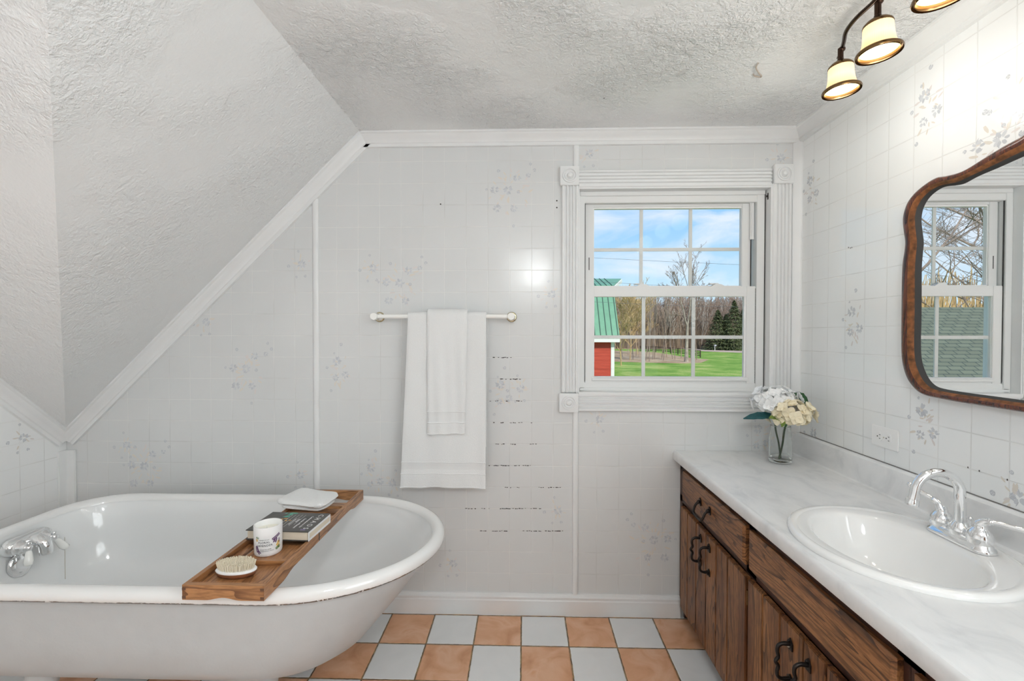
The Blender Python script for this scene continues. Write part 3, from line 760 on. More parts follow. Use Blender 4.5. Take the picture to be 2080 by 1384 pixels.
# front panel, slats, cross bars
mb = MB(); mb.box(TX0+ft, TX1-ft, TY0+ft, 1.315, ZF-.006, ZF, .0006)
mb.mi = 1
for x, y in ((-.885, 1.205), (-.717, 1.205), (-.717, 1.245)): mb.disc((x, y, ZF+.0004), .0022, (0, 0, 1), 8)
mb.build('front_panel', [M['teak'], M['teak_d']], tray, smooth=20)
mb = MB(); mb.box(TX0+ft, TX1-ft, 1.315, 1.330, ZF-.006, TZ1-.004, .001); mb.build('cross_bar', M['teak_x'], tray, smooth=20)
mb = MB()
for x0, x1 in ((TX0+ft+.004, TX0+ft+.032), (TX0+ft+.042, TX1-ft-.004)): mb.box(x0, x1, 1.330, 1.440, ZF-.005, ZF+.004, .001)
mb.build('candle_panel', M['teak'], tray, smooth=20)
mb = MB()
mb.box(TX0+ft, TX1-ft, 1.442, 1.502, ZF-.016, ZF-.010)  # added low board standing in for the dark shade by the book
for i in range(5):
    y = 1.50+i*.064; mb.box(TX0+ft, TX1-ft, y, y+.040, ZF-.004, ZF+.008, .001)
mb.build('slats_and_gap_filler', M['teak_x'], tray, smooth=20)
mb = MB(); mb.box(TX1-.0142, TX1+.0004, 1.497, 1.503, TZ0+.014, TZ1+.0004); mb.build('rail_joint', M['gap'], tray, smooth=0)
# brush
bx, by, bz = -.820, 1.262, ZF
br_ = thing('bath_brush', 'oval wooden bath brush with upturned cream bristles on tray front', 'brush', (bx, by, bz))
mb = MB(); mb.lathe([(.040, 0), (.0475, .004), (.050, .010), (.0505, .014)], (bx, by, bz), 40, sx=1.12, sy=.62); mb.build('brush_back', M['brushwood'], br_, smooth=60)
mb = MB(); mb.lathe([(.0505, .0142), (.0515, .017), (.049, .0195), (.046, .0205), (0, .0205)], (bx, by, bz), 40, sx=1.12, sy=.62); mb.build('brush_pad', M['brushpad'], br_, smooth=60)
mb = MB()
for i in range(-17, 18):
    for j in range(-10, 11):
        x, y = i*.0032+(j % 2)*.0016, j*.0030
        if (x/.050)**2+(y/.028)**2 > 1: continue
        x += random.uniform(-.0006, .0006); y += random.uniform(-.0006, .0006)
        lx, ly = x*.10+random.uniform(-.0004, .0004), y*.10+random.uniform(-.0004, .0004)
        h = .019+random.uniform(-.0018, .0018)
        mb.tube([(bx+x, by+y, bz+.020), (bx+x+lx, by+y+ly, bz+.0205+h)], [.0008, .0012], 5)
bo = mb.build('bristles', M['bristle'], br_, smooth=60); bo['kind'] = 'stuff'
# candle
cx, cyc, cz = -.802, 1.392, ZF+.004
cd = thing('candle_jar', 'white jar candle with botanical label, on the bath tray', 'candle', (cx, cyc, cz))
CR = .0400; CH = .0895
mb = MB(); mb.lathe([(CR*.90, 0), (CR*.97, .002), (CR*1.0, .008), (CR*1.02, CH-.002), (CR*1.01, CH), (CR*.96, CH), (CR*.945, CH-.003), (CR*.93, CH-.018), (CR*.93, CH-.020)], (cx, cyc, cz), 56, cap=False)
mb.disc((cx, cyc, cz+.0002), CR*.9, (0, 0, 1), 56); mb.build('jar', M['candle_glass'], cd, smooth=60)
mb = MB(); mb.lathe([(CR*.93, CH-.018), (CR*.5, CH-.019), (0, CH-.019)], (cx, cyc, cz), 48, cap=False); mb.build('wax', M['wax'], cd, smooth=60)
mb = MB(); mb.tube([(cx-.004, cyc, cz+CH-.019), (cx-.004, cyc, cz+CH-.010)], .0009, 6); mb.build('wick', M['jacket'], cd, smooth=60)
mb = MB(); mb.lathe([(CR*.985, .0062), (CR*1.004, .0085)], (cx, cyc, cz), 56, cap=False); mb.build('glass_foot', simple('blue_grey_glass', (.45, .52, .58), .1), cd, smooth=60)
# label wraps on the side that faces the camera
A0 = math.atan2(-cyc, -cx)       # direction to the camera
def on_jar(x, z, o=.0006):
    # x to the right as seen by the camera, centred
    th = A0+(x-.006)/CR; r = CR*(1.0+.02*z/CH)+o
    return Vector((cx+r*math.cos(th), cyc+r*math.sin(th), cz+z))
mb = MB()
gr = [[mb.v(on_jar(lerp(-.030, .040, i/20), lerp(.014, .066, j/4), .0003)) for i in range(21)] for j in range(5)]
for j in range(4):
    for i in range(20): mb._f([gr[j][i], gr[j][i+1], gr[j+1][i+1], gr[j+1][i]])
mb.mi = 1
rr = random.Random(5)
def wrap_text(s, size, x, z, sp=1.): text_mb(mb, s, size, lambda c: on_jar(x+c.x, z+c.y, .0006+c.z), spacing=sp)
wrap_text('FLORAL', .0086, -.006, .0455, 1.1); wrap_text('LAVENDER', .0086, -.005, .0360, 1.1)
wrap_text('scented soy candle', .0042, -.002, .0245); wrap_text('lavender and lemon blossom', .0032, .002, .0195); wrap_text('A MOMENT OF CALM', .003, -.006, .0535)
def sprig(x, z, ang, n, mi_, ln=.0042):
    for k in range(n):
        t = k*.0026; px, pz = x+math.cos(ang)*t, z+math.sin(ang)*t
        for sgn in (-1, 1):
            a = ang+sgn*.8; mb.mi = mi_
            mb._f([mb.v(on_jar(px+ln*q*math.cos(a)+ln*w*math.cos(a+PI/2), pz+ln*q*math.sin(a)+ln*w*math.sin(a+PI/2), .0008+k*.00001)) for q, w in ((0, 0), (.5, -.24), (1, 0), (.5, .24))])
sprig(.016, .051, .5, 10, 2, .006); sprig(.028, .055, -1.9, 5, 2, .0075); sprig(.038, .050, -1.6, 5, 2, .004)
sprig(-.029, .036, -1.3, 7, 2, .0065); sprig(-.024, .021, -.9, 4, 2, .006); sprig(-.030, .062, -.3, 4, 4, .004); sprig(-.029, .057, -1.2, 3, 3, .005)
sprig(.030, .027, .9, 3, 3, .008); sprig(.034, .034, 1.2, 3, 3, .007); sprig(.026, .019, .5, 5, 4, .006); sprig(.036, .020, 1.3, 3, 4, .006)
part(mb.build('printed_label', [M['label'], M['ink'], M['purple'], M['yellow'], M['leaf_print']], cd, smooth=0, recalc=False), 'white label with purple and yellow flowers')
# book
Bz0, Bz1 = TZ1+.0005, .678
bk = thing('hardback_book', 'dark hardback book lying flat between candle and washcloth', 'book', (-.80, 1.52, Bz0))
P = [fl(499, 1077, Bz1), fl(626, 1081, Bz1), fl(673, 1043, Bz1), fl(556, 1041, Bz1)]
for p in P: p.z = 0
ex = (P[1]-P[0]).normalized(); ey = (P[3]-P[0]).normalized()
ey = (ey-ex*ey.dot(ex)).normalized(); bl_, bw_ = (P[1]-P[0]).length, .150
BO = Vector(P[0])
def bkp(a, b, z): return BO+ex*a+ey*b+Vector((0, 0, z))
def slab(mb, a0, a1, b0, b1, z0, z1): mb.prism([bkp(a0, b0, z0), bkp(a1, b0, z0), bkp(a1, b1, z0), bkp(a0, b1, z0)], (0, 0, z1-z0))
m, nt, b = mat('book_cover_art')
tc = N(nt, 'ShaderNodeTexCoord')
nn = N(nt, 'ShaderNodeTexNoise', Scale=22.0, Detail=4.0); L(nt, tc.outputs['Object'], nn.inputs[0])
L(nt, ramp(nt, nn.outputs[0], [(.35, (.035, .033, .030)), (.62, (.075, .068, .062)), (.75, (.05, .07, .045))]), b.inputs['Base Color']); b.inputs['Roughness'].default_value = .3
mb = MB(); slab(mb, 0, bl_, 0, bw_, Bz1-.0025, Bz1); slab(mb, 0, bl_, 0, bw_, Bz0, Bz0+.0025); mb.build('cover', m, bk, smooth=0)
mb = MB(); slab(mb, .004, bl_-.004, .004, bw_-.001, Bz0+.0025, Bz1-.0025); mb.build('page_block', M['paper'], bk, smooth=0)
mb = MB(); slab(mb, bl_-.0005, bl_+.0015, .0, bw_, Bz0, Bz1-.002); mb.mi = 1; slab(mb, bl_+.0015, bl_+.0018, .006, bw_-.006, Bz0+.008, Bz1-.008); mb.build('spine', [M['jacket'], M['paper']], bk, smooth=0)
mb = MB()
def bt(s, size, a, b_, sp=1.):
    # lettering runs along the book's long side (towards the back wall)
    mt = Matrix.Translation(bkp(a, b_, Bz1+.0003)) @ Matrix(((-ey.x, ex.x, 0, 0), (-ey.y, ex.y, 0, 0), (0, 0, 1, 0), (0, 0, 0, 1)))
    text_mb(mb, s, size, mt, spacing=sp)
bt('C H A O S', .024, bl_-.022, bw_*.52, 1.1)
bt('Conversations in the', .0105, bl_-.046, bw_*.5); bt('Garden of Reason', .0105, bl_-.063, bw_*.42); bt('Essays', .0105, bl_-.080, bw_*.55); bt('a collection of essays', .006, bl_-.094, bw_*.5)
for k in range(5):
    slab(mb, .085+.012*k, .0858+.012*k, .01+.01*k, bw_-.02, Bz1+.00005, Bz1+.0002)
mb.mi = 1
for k in range(16): 
    a, b_ = random.uniform(.055, .10), random.uniform(.03, .10); w = random.uniform(.004, .014)
    slab(mb, a, a+w, b_, b_+random.uniform(.002, .006), Bz1+.00005, Bz1+.00022+k*.00001)
mb.mi = 2
for k in range(10):
    a, b_ = random.uniform(.045, .095), random.uniform(.105, .145); w = random.uniform(.008, .02)
    mb.prism([bkp(a, b_, Bz1), bkp(a+w, b_+.002, Bz1), bkp(a+w*.6, min(b_+.015, bw_), Bz1)], (0, 0, .0002+k*.00001))
mb.mi = 3; slab(mb, bl_-.034, bl_-.018, .012, .016, Bz1, Bz1+.0002)
mb.build('cover_print', [M['jacket'], simple('gold_print', (.70, .38, .10), .5), simple('teal_print', (.10, .36, .26), .5), simple('violet_print', (.32, .24, .5), .5)], bk, smooth=0)
# folded washcloth
wc = MB()
W = [(-.955, 1.700), (-.758, 1.652), (-.735, 1.795), (-.930, 1.845)]
def quad_pt(u, v): 
    a, b_, c, d = [Vector((x, y, 0)) for x, y in W]
    return (a*(1-u)+b_*u)*(1-v)+(d*(1-u)+c*u)*v
Wz = TZ1+.0005
def cloth_layer(z0, th, grow, ph):
    n = 22; top = []; bot = []
    for i in range(n+1):
        ra = []; rb_ = []
        for j in range(n+1):
            u, v = i/n, j/n; e = min(u, 1-u, v, 1-v)*n; k = min(1, e/5.)
            cu_, cv_ = (u-.5)*2, (v-.5)*2
            uu = .5+(u-.5)*(grow-.17*abs(cv_)**5+.03*math.sin(v*5+ph)); vv = .5+(v-.5)*(grow-.20*abs(cu_)**5+.04*math.sin(u*6+ph))
            p = quad_pt(uu, vv); rnd_ = math.sqrt(max(0, 1-(1-k)**2))
            h = th*(.5+.5*rnd_)+.0028*math.sin(u*7+ph)*k+.003*math.sin(v*6+u*4+ph)*k+.0012*math.sin(u*19+v*11)*k
            ra.append(wc.v((p.x, p.y, z0+h))); rb_.append(wc.v((p.x, p.y, z0+th*(.5-.5*rnd_))))
        top.append(ra); bot.append(rb_)
    for i in range(n):
        for j in range(n):
            wc._f([top[i][j], top[i+1][j], top[i+1][j+1], top[i][j+1]]); wc._f([bot[i][j], bot[i][j+1], bot[i+1][j+1], bot[i+1][j]])
    for i in range(n):
        for a, b_ in ((0, 0), (n, n)):
            wc._f([top[i][a], bot[i][a], bot[i+1][a], top[i+1][a]]); wc._f([top[a][i], top[a][i+1], bot[a][i+1], bot[a][i]])
cloth_layer(Wz, .016, .97, 0.); cloth_layer(Wz+.0115, .027, 1.06, 1.3)
o = wc.build('washcloth', M['towel'], origin=(-.85, 1.79, Wz), smooth=70); tag(o, 'small folded white washcloth at the far end of the bath tray', 'washcloth')

# ------------------------------------------------------------------ TOWEL BAR AND TOWELS
BY, BZ = 2.045, 1.394
tb = thing('towel_bar', 'white towel bar with brass and white posts on the back wall', 'towel bar', (-.37, D, BZ))
for x in (-.680, -.060):
    mb = MB(); mb.lathe([(.024, 0), (.024, .003), (.021, .006), (.019, .0065)], (x, D, BZ), 28, (0, -1, 0)); part(mb.build('flange', M['brass_l'], tb, smooth=60), 'brass ring')
    mb = MB(); mb.lathe([(.0175, .004), (.0175, .010), (.015, .014), (.014, .055), (.0165, .060), (.0165, .088), (.0155, .091), (0, .0915)], (x, D, BZ), 28, (0, -1, 0)); mb.build('post', M['porcelain'], tb, smooth=60)
    mb = MB(); mb.lathe([(.0182, .0035), (.0182, .0075), (.0172, .008)], (x, D, BZ), 28, (0, -1, 0), cap=False); mb.build('collar', M['chrome'], tb, smooth=60)
mb = MB(); mb.tube([(-.68, BY, BZ), (-.06, BY, BZ)], .0095, 20); mb.build('rod', M['porcelain'], tb, smooth=60)

def draped(name, xt0, xt1, xb0, xb1, r, zf, zb, th, bands, label, ph, nx=40, lift=0.):
    """a folded towel hanging over the rod: outer sheet plus thickness"""
    root = thing(name, label, 'towel', ((xt0+xt1)/2, BY, BZ-.4))
    L_ = []
    nz = 46
    for i in range(nz+1):                     # front, from hem up
        z = lerp(zf, BZ, i/nz); L_.append(('f', z, BY-r))
    for k in range(1, 10):
        a = PI*k/10; L_.append(('t', BZ+math.sin(a)*r, BY-math.cos(a)*r))
    for i in range(18): L_.append(('b', lerp(BZ, zb, (i)/17), BY+r))
    def surf(i, u, inner):
        kind, z, y = L_[i]
        dz = BZ-z
        f = max(0, min(1, dz/(BZ-zf)))
        x = lerp(lerp(xt0, xb0, f), lerp(xt1, xb1, f), u)
        wob = (.0032*math.sin(u*9+ph+z*3)+.002*math.sin(u*21+z*5+ph))*min(1, dz*5) if kind == 'f' else 0
        edge = min(u, 1-u); ed = math.sqrt(max(0, 1-(1-min(1, edge/.03))**2)) if edge < .03 else 1
        off = 0 if not inner else th*1.
        yy = y
        if kind == 'f':
            pinch = 0
            for (z0, z1, dep) in bands:
                if z0 < z < z1: pinch = dep
            yy = y-wob+pinch+(off if inner else (1-ed)*th*.5)-.006*f
            if inner: yy -= (1-ed)*th*.5
            zz = z+(lift*math.sin(PI*u)+.002*math.sin(u*17+ph)+.006*u*(1 if lift == 0 else 0))*f**6
            return Vector((x, yy, zz))
        if kind == 't':
            a = math.atan2(z-BZ, BY-y); rr_ = r-(off if inner else 0)
            return Vector((x, BY-math.cos(a)*rr_, BZ+math.sin(a)*rr_))
        return Vector((x, y-(off if inner else 0), z))
    mb = MB()
    O = [[mb.v(surf(i, j/nx, False)) for j in range(nx+1)] for i in range(len(L_))]
    I = [[mb.v(surf(i, j/nx, True)) for j in range(nx+1)] for i in range(len(L_))]
    def band_of(i):
        kind, z, y = L_[i]
        return kind == 'f' and any(z0 < z < z1 for z0, z1, d in bands)
    for i in range(len(L_)-1):
        mb.mi = 1 if band_of(i) else 0
        for j in range(nx):
            mb._f([O[i][j], O[i][j+1], O[i+1][j+1], O[i+1][j]]); mb._f([I[i][j], I[i+1][j], I[i+1][j+1], I[i][j+1]])
        mb.mi = 0
        mb._f([O[i][0], O[i+1][0], I[i+1][0], I[i][0]]); mb._f([O[i][nx], I[i][nx], I[i+1][nx], O[i+1][nx]])
    for j in range(nx):
        mb._f([O[0][j], I[0][j], I[0][j+1], O[0][j+1]]); mb._f([O[-1][j], O[-1][j+1], I[-1][j+1], I[-1][j]])
    mb.build('terry_body', [M['towel'], M['towel_band']], root, smooth=70)
    # stitched hem and band ridges
    mb = MB()
    for zz in [zf+.004]+[q for z0, z1, d in bands for q in (z0-.004, z1+.002)]:
        f = (BZ-zz)/(BZ-zf); pts = []
        for j in range(nx+1):
            u = j/nx; x = lerp(lerp(xt0, xb0, f), lerp(xt1, xb1, f), u)
            z3 = zz+(lift*math.sin(PI*u)+.002*math.sin(u*17+ph)+.006*u*(1 if lift == 0 else 0))*f**6
            wob = (.0032*math.sin(u*9+ph+zz*3)+.002*math.sin(u*21+zz*5+ph))
            pts.append((x, BY-r-wob-.006*f+.001, z3))
        mb.tube(pts, .0026, 8)
    mb.build('hem', M['towel'], root, smooth=70)
    return root
y_t = BY-.021
a0, a1 = bw(828, 640, y_t).x, bw(987, 640, y_t).x; b0, b1 = bw(813, 990, y_t).x, bw(986, 990, y_t).x
zf1 = bw(900, 993, y_t).z
zA = bw(900, 962, y_t).z; zB = bw(900, 941, y_t).z
draped('bath_towel', a0, a1, b0, b1, .020, zf1, .80, .0104, [(zA, zB, .003)], 'large white bath towel hanging on the bar, underneath the hand towel', .4, lift=.006)
y_h = BY-.034
a0, a1 = bw(867, 635, y_h).x, bw(949, 635, y_h).x; b0, b1 = bw(868, 880, y_h).x, bw(944, 880, y_h).x
zf2 = bw(905, 884, y_h).z; zA = bw(905, 858, y_h).z; zB = bw(905, 838, y_h).z
draped('hand_towel', a0, a1, b0, b1, .0335, zf2, 1.05, .011, [(zA, zB, .0025)], 'narrow white hand towel laid over the middle of the large bath towel', 2.1, nx=24)

# ------------------------------------------------------------------ VANITY
XF = .705      # door faces
XB = .723      # face frame
VY0 = .27
def grille(mb, y0, y1, z0, z1, cuts, x=XF, t=.018):
    """plank door: bevelled boards with dark grooves between"""
    ys = [y0]+sorted(cuts)+[y1]
    for a, b_ in zip(ys, ys[1:]):
        a2 = a+(.0024 if a != y0 else 0); b2 = b_-(.0024 if b_ != y1 else 0)
        mb.mi = 0; mb.box(x, x+t, a2, b2, z0, z1, .0022)
    mb.mi = 1; mb.box(x+.006, x+t-.001, y0+.002, y1-.002, z0+.002, z1-.002)
def pull_v(parent, y, zt, zb):
    mb = MB()
    for z, s in ((zt, 1), (zb, -1)):
        mb.prism([(XF-.0005, y-.011, z-.014), (XF-.0005, y+.011, z-.014), (XF-.0005, y+.011, z+.004), (XF-.0005, y, z+.017 if s > 0 else z+.012), (XF-.0005, y-.011, z+.004)], (-.004, 0, 0))
    p = spline([(XF-.003, y, zt), (XF-.022, y, zt+.001), (XF-.034, y, zt-.006), (XF-.036, y, zt-.020), (XF-.033, y, (zt+zb)/2+.012), (XF-.040, y, (zt+zb)/2), (XF-.033, y, (zt+zb)/2-.012), (XF-.036, y, zb+.020), (XF-.034, y, zb+.006), (XF-.022, y, zb-.001), (XF-.003, y, zb)], 4)
    mb.tube(p, [.0056]*4+[.0048]*(len(p)-8)+[.0056]*4, 10)
    for z in (zt, zb): mb.sphere((XF-.006, y, z+.010*(1 if z == zt else -1)), .0035, 8)
    h = mb.build('handle', M['iron'], parent, smooth=45)
    return h
def pull_h(parent, y0, y1, z):
    mb = MB()
    for y in (y0, y1):
        mb.prism([(XF-.0005, y-.010, z-.012), (XF-.0005, y+.010, z-.012), (XF-.0005, y+.010, z+.010), (XF-.0005, y, z+.018), (XF-.0005, y-.010, z+.010)], (-.004, 0, 0))
        mb.sphere((XF-.008, y, z+.001), .0075, 10)
    p = spline([(XF-.006, y0, z), (XF-.018, y0, z-.008), (XF-.026, y0-.0, z-.026), (XF-.030, y0+.012, z-.040), (XF-.031, (y0+y1)/2, z-.042), (XF-.030, y1-.012, z-.040), (XF-.026, y1, z-.026), (XF-.018, y1, z-.008), (XF-.006, y1, z)], 4)
    mb.tube(p, .0048, 10)
    return mb.build('handle', M['iron'], parent, smooth=45)
def carcass(root, y0, y1, openings):
    mb = MB()
    mb.box(XB, XB+.018, y0, y1, .545, .575); mb.box(XB, XB+.018, y0, y1, .695, .733)
    mb.box(XB, XB+.018, y0, y1, .068, .105)
    mb.box(XB, XB+.018, y0, y0+.030, .068, .733); mb.box(XB, XB+.018, y1-.030, y1, .068, .733)
    mb.box(XB+.018, XR-.002, y0+.0005, y0+.016, .0, .733); mb.box(XB+.018, XR-.002, y1-.016, y1-.0005, .0, .733)
    mb.box(XB+.018, XR-.002, y0, y1, .068, .084)
    mb.box(XB+.030, XB+.045, y0+.016, y1-.016, .0, .068)
    mb.box(XB+.018, XB+.026, y0+.03, y1-.03, .105, .73)
    mb.build('cabinet_frame', M['oak_f'], root, smooth=0)
def drawer_front(root, y0, y1, z0, z1, name='drawer'):
    mb = MB(); bv = .012
    rs = []
    for dx, ins_ in ((.018, .0), (.006, .0), (.0, .009)):
        rs.append([Vector((XF+dx, y, z)) for y, z in ((y0+ins_, z0+ins_), (y1-ins_, z0+ins_), (y1-ins_, z1-ins_), (y0+ins_, z1-ins_))])
    mb.rings(rs, True, True)
    return mb.build(name, M['oak_h'], root, smooth=20)
def hinge(root, y, z):
    mb = MB(); mb.box(XF+.006, XB+.001, y-.003, y+.005, z-.022, z+.022, .001); mb.tube([(XF+.006, y, z-.024), (XF+.006, y, z+.024)], .003, 8); 
    mb.build('hinge', M['brass'], root, smooth=30)
v1 = thing('vanity_cabinet', 'dark oak cabinet with one drawer and two plank doors by the back wall', 'cabinet', (.98, 1.78, 0), 'dark oak vanity cabinets')
carcass(v1, 1.4555, D-.0015, None)
d = drawer_front(v1, 1.470, 2.045, .573, .702); pull_h(d, 1.735, 1.828, .642)
for y0, y1, cuts, hy in ((1.7735, 2.056, (1.871, 1.970), 1.822), (1.457, 1.7695, (1.584, 1.678), 1.738)):
    mb = MB(); grille(mb, y0, y1, .082, .541, cuts); dd = mb.build('door', [M['oak_v'], M['oak_f']], v1, smooth=20)
    pull_v(dd, hy, .500, .408)
for z in (.475, .16): hinge(v1, 1.4555, z)
v2 = thing('vanity_cabinet', 'dark oak sink cabinet with a long false drawer panel over two doors', 'cabinet', (.98, 1.155, 0), 'dark oak vanity cabinets')
carcass(v2, .860, 1.4545, None)
drawer_front(v2, .876, 1.443, .573, .698, 'false_drawer_panel')
for y0, y1, cuts, hy in ((1.157, 1.4405, (1.261, 1.352), 1.208), (.870, 1.1545, (.966, 1.069), 1.132)):
    mb = MB(); grille(mb, y0, y1, .082, .543, cuts); dd = mb.build('door', [M['oak_v'], M['oak_f']], v2, smooth=20)
    h = pull_v(dd, hy, .496, .404)
for z in (.496, .404):
    mb = MB(); mb.sphere((XF-.006, 1.208, z-.004), .005, 10)
    mb.build('screw', M['screw'], v2, smooth=60)
v3 = thing('vanity_cabinet', 'dark oak cabinet with a drawer, nearest one at the right edge', 'cabinet', (.98, .56, 0), 'dark oak vanity cabinets')
carcass(v3, VY0, .859, None)
d = drawer_front(v3, VY0+.012, .838, .573, .698); pull_h(d, .56, .72, .665)
for y0, y1, cuts, hy in ((.566, .838, (.656, .747), .61), (VY0+.012, .5635, (.373, .468), .52)):
    mb = MB(); grille(mb, y0, y1, .082, .543, cuts); dd = mb.build('door', [M['oak_v'], M['oak_f']], v3, smooth=20)
    pull_v(dd, hy, .496, .404)

# countertop with rolled front edge, backsplash and sink cut-out
SX, SY, SA, SB = .944, 1.178, .228, .246
ct = thing('countertop', 'pale grey marbled laminate countertop with rolled front edge and backsplash', 'countertop', (.97, 1.2, .734))
ZT = .774
mb = MB()
bmx = mb.bm
y0, y1 = VY0, D-.0015
xf_, xb_ = .706, 1.212
outer_v = [mb.v((xf_, y0, ZT)), mb.v((xb_, y0, ZT)), mb.v((xb_, y1, ZT)), mb.v((xf_, y1, ZT))]
es = [bmx.edges.new((outer_v[i], outer_v[(i+1) % 4])) for i in range(4)]
iv = [mb.v((SX+(SA-.018)*math.cos(2*PI*i/64), SY+(SB-.018)*math.sin(2*PI*i/64), ZT)) for i in range(64)]
es += [bmx.edges.new((iv[i], iv[(i+1) % 64])) for i in range(64)]
bmesh.ops.triangle_fill(bmx, use_beauty=True, use_dissolve=False, edges=es)
prof = [(xf_, ZT), (xf_-.004, ZT+.0012), (xf_-.009, ZT+.0012), (xf_-.0135, ZT-.002), (xf_-.0165, ZT-.008), (xf_-.0175, ZT-.016), (xf_-.0175, ZT-.036), (xf_-.015, ZT-.040), (xf_+.020, ZT-.040)]
a = [mb.v((x, y0, z)) for x, z in prof]; b_ = [mb.v((x, y1, z)) for x, z in prof]
for i in range(len(prof)-1): mb._f([a[i], a[i+1], b_[i+1], b_[i]])
prof2 = [(xb_, ZT), (xb_+.006, ZT+.004), (1.2195, ZT+.012), (1.2195, .858), (1.222, .865), (1.228, .868), (1.246, .868), (1.2545, .866), (1.2545, ZT)]
a = [mb.v((x, y0, z)) for x, z in prof2]; b_ = [mb.v((x, y1, z)) for x, z in prof2]
for i in range(len(prof2)-1): mb._f([a[i], b_[i], b_[i+1], a[i+1]])
mb._f([mb.v((x, y1, z)) for x, z in prof2]); mb._f([mb.v((x, y0, z)) for x, z in prof2]); mb._f([mb.v((x, y0, z)) for x, z in prof])
mb.build('laminate_top', M['counter'], ct, smooth=35, recalc=False)
mb = MB(); mb.box(XR-.003, XR-.0003, VY0, D-.002, .8675, .8692); mb.build('caulk_line', simple('grey_caulk', (.22, .21, .20), .8), ct, smooth=0)
# sink
sk = thing('sink', 'white oval drop-in china sink set in the countertop', 'sink', (SX, SY, ZT))
def ell(cx_, cy2, a, b_, z, n=72): return [Vector((cx_+a*math.cos(2*PI*i/n), cy2+b_*math.sin(2*PI*i/n), z)) for i in range(n)]
BX, BYs, BA, BB = .925, 1.170, .150, .195
mb = MB()
rsk = [ell(SX, SY, SA, SB, ZT+.0003), ell(SX, SY, SA+.001, SB+.001, ZT+.006), ell(SX, SY, SA-.002, SB-.002, ZT+.012), ell(SX, SY, SA-.008, SB-.008, ZT+.015), ell(SX, SY, SA-.018, SB-.018, ZT+.0145),
       ell(SX, SY, SA-.022, SB-.022, ZT+.0125), ell(lerp(SX, BX, .35), lerp(SY, BYs, .4), lerp(SA, BA, .35)+.0, lerp(SB, BB, .42), ZT+.0125),
       ell(BX, BYs, BA+.014, BB+.012, ZT+.0115), ell(BX, BYs, BA+.006, BB+.005, ZT+.008), ell(BX, BYs, BA, BB, ZT-.001), ell(BX, BYs, BA-.010, BB-.012, ZT-.03), ell(BX, BYs, BA-.026, BB-.034, ZT-.07),
       ell(BX+.005, BYs, BA-.05, BB-.068, ZT-.105), ell(BX+.01, BYs, BA-.085, BB-.12, ZT-.125), ell(BX+.01, BYs, .03, .03, ZT-.130), ell(BX+.01, BYs, .021, .021, ZT-.134)]
mb.rings(rsk, cap1=True); mb.build('basin', M['china'], sk, smooth=50, recalc=False)
mb = MB(); mb.lathe([(.0215, 0), (.0215, .0015), (.017, .002), (.015, .0), (0, .0)], (BX+.01, BYs, ZT-.133), 28); mb.build('drain', M['chrome'], sk, smooth=60)
# faucet
fz = ZT+.0125
fx, fy = 1.115, 1.186
fc = thing('sink_faucet', 'chrome two-handle gooseneck faucet on the sink deck', 'faucet', (fx, fy, fz))
def stadium(hl, hw_, z, n=40):
    r = []
    for i in range(n):
        t = 2*PI*i/n; r.append(Vector((fx+hw_*math.cos(t), fy+(hl-hw_)*(1 if math.sin(t) >= 0 else -1)+hw_*math.sin(t), fz+z)))
    return r
mb = MB(); mb.rings([stadium(.082, .027, 0), stadium(.083, .028, .004), stadium(.081, .026, .009), stadium(.077, .022, .012), stadium(.076, .021, .018), stadium(.072, .018, .022)], True, True); mb.build('base_plate', M['chrome'], fc, smooth=50)
bell = [(.024, .0), (.0255, .006), (.0255, .014), (.023, .026), (.017, .034), (.0135, .037), (.0135, .041), (.011, .046), (0, .047)]
for y, lev in ((fy+.051, [(-.004, .010), (-.012, .024), (-.040, .040), (-.062, .050)]), (fy-.051, None)):
    mb = MB(); mb.lathe(bell, (fx, y, fz+.019), 28); mb.sphere((fx, y, fz+.064), .012, 14)
    mb.build('handle_base', M['chrome'], fc, smooth=50)
    mb = MB()
    if lev is not None:   # far handle: lever points along +y and up, towards the spout tip side
        p = spline([(fx-.002, y, fz+.062), (fx-.004, y+.008, fz+.076), (fx-.012, y+.022, fz+.086), (fx-.020, y+.040, fz+.094), (fx-.030, y+.064, fz+.106)], 5)
    else:
        p = spline([(fx, y, fz+.062), (fx+.004, y-.006, fz+.072), (fx+.014, y-.020, fz+.076), (fx+.030, y-.040, fz+.075), (fx+.046, y-.058, fz+.074)], 5)
    n_ = len(p); mb.tube(p, [.012, .012, .0115, .011, .0105]+[.0095]*3+[.0105]+[.0062]*(n_-12)+[.0070]*3, 14)
    mb.sphere(p[-1], .0078, 12)
    mb.build('lever', M['chrome'], fc, smooth=50)
mb = MB(); mb.lathe([(.0225, 0), (.024, .008), (.0215, .020), (.016, .028), (.0145, .032)], (fx, fy, fz+.018), 28)
gp = [(fx, fy, fz+.04), (fx, fy, fz+.085), (fx-.002, fy, fz+.118)]
for k in range(1, 13):
    a = PI*k/13; gp.append((fx-.054+.054*math.cos(a), fy+.002*k*.3, fz+.122+.052*math.sin(a)))
gp.append((fx-.112, fy+.006, fz+.112)); gp.append((fx-.115, fy+.006, fz+.100))
mb.tube([Vector(p) for p in gp], [.0118]*4+[.0112]*8+[.0105]*(len(gp)-12), 18)
mb.tube([(fx-.1145, fy+.006, fz+.104), (fx-.1165, fy+.006, fz+.094), (fx-.117, fy+.006, fz+.090)], [.0135, .0150, .0145], 20)
mb.build('spout', M['chrome'], fc, smooth=50)
mb = MB(); mb.tube([(fx+.020, fy-.006, fz+.02), (fx+.020, fy-.006, fz+.058)], .0022, 8); mb.sphere((fx+.020, fy-.006, fz+.060), .0055, 10); mb.build('lift_rod', M['chrome'], fc, smooth=60)

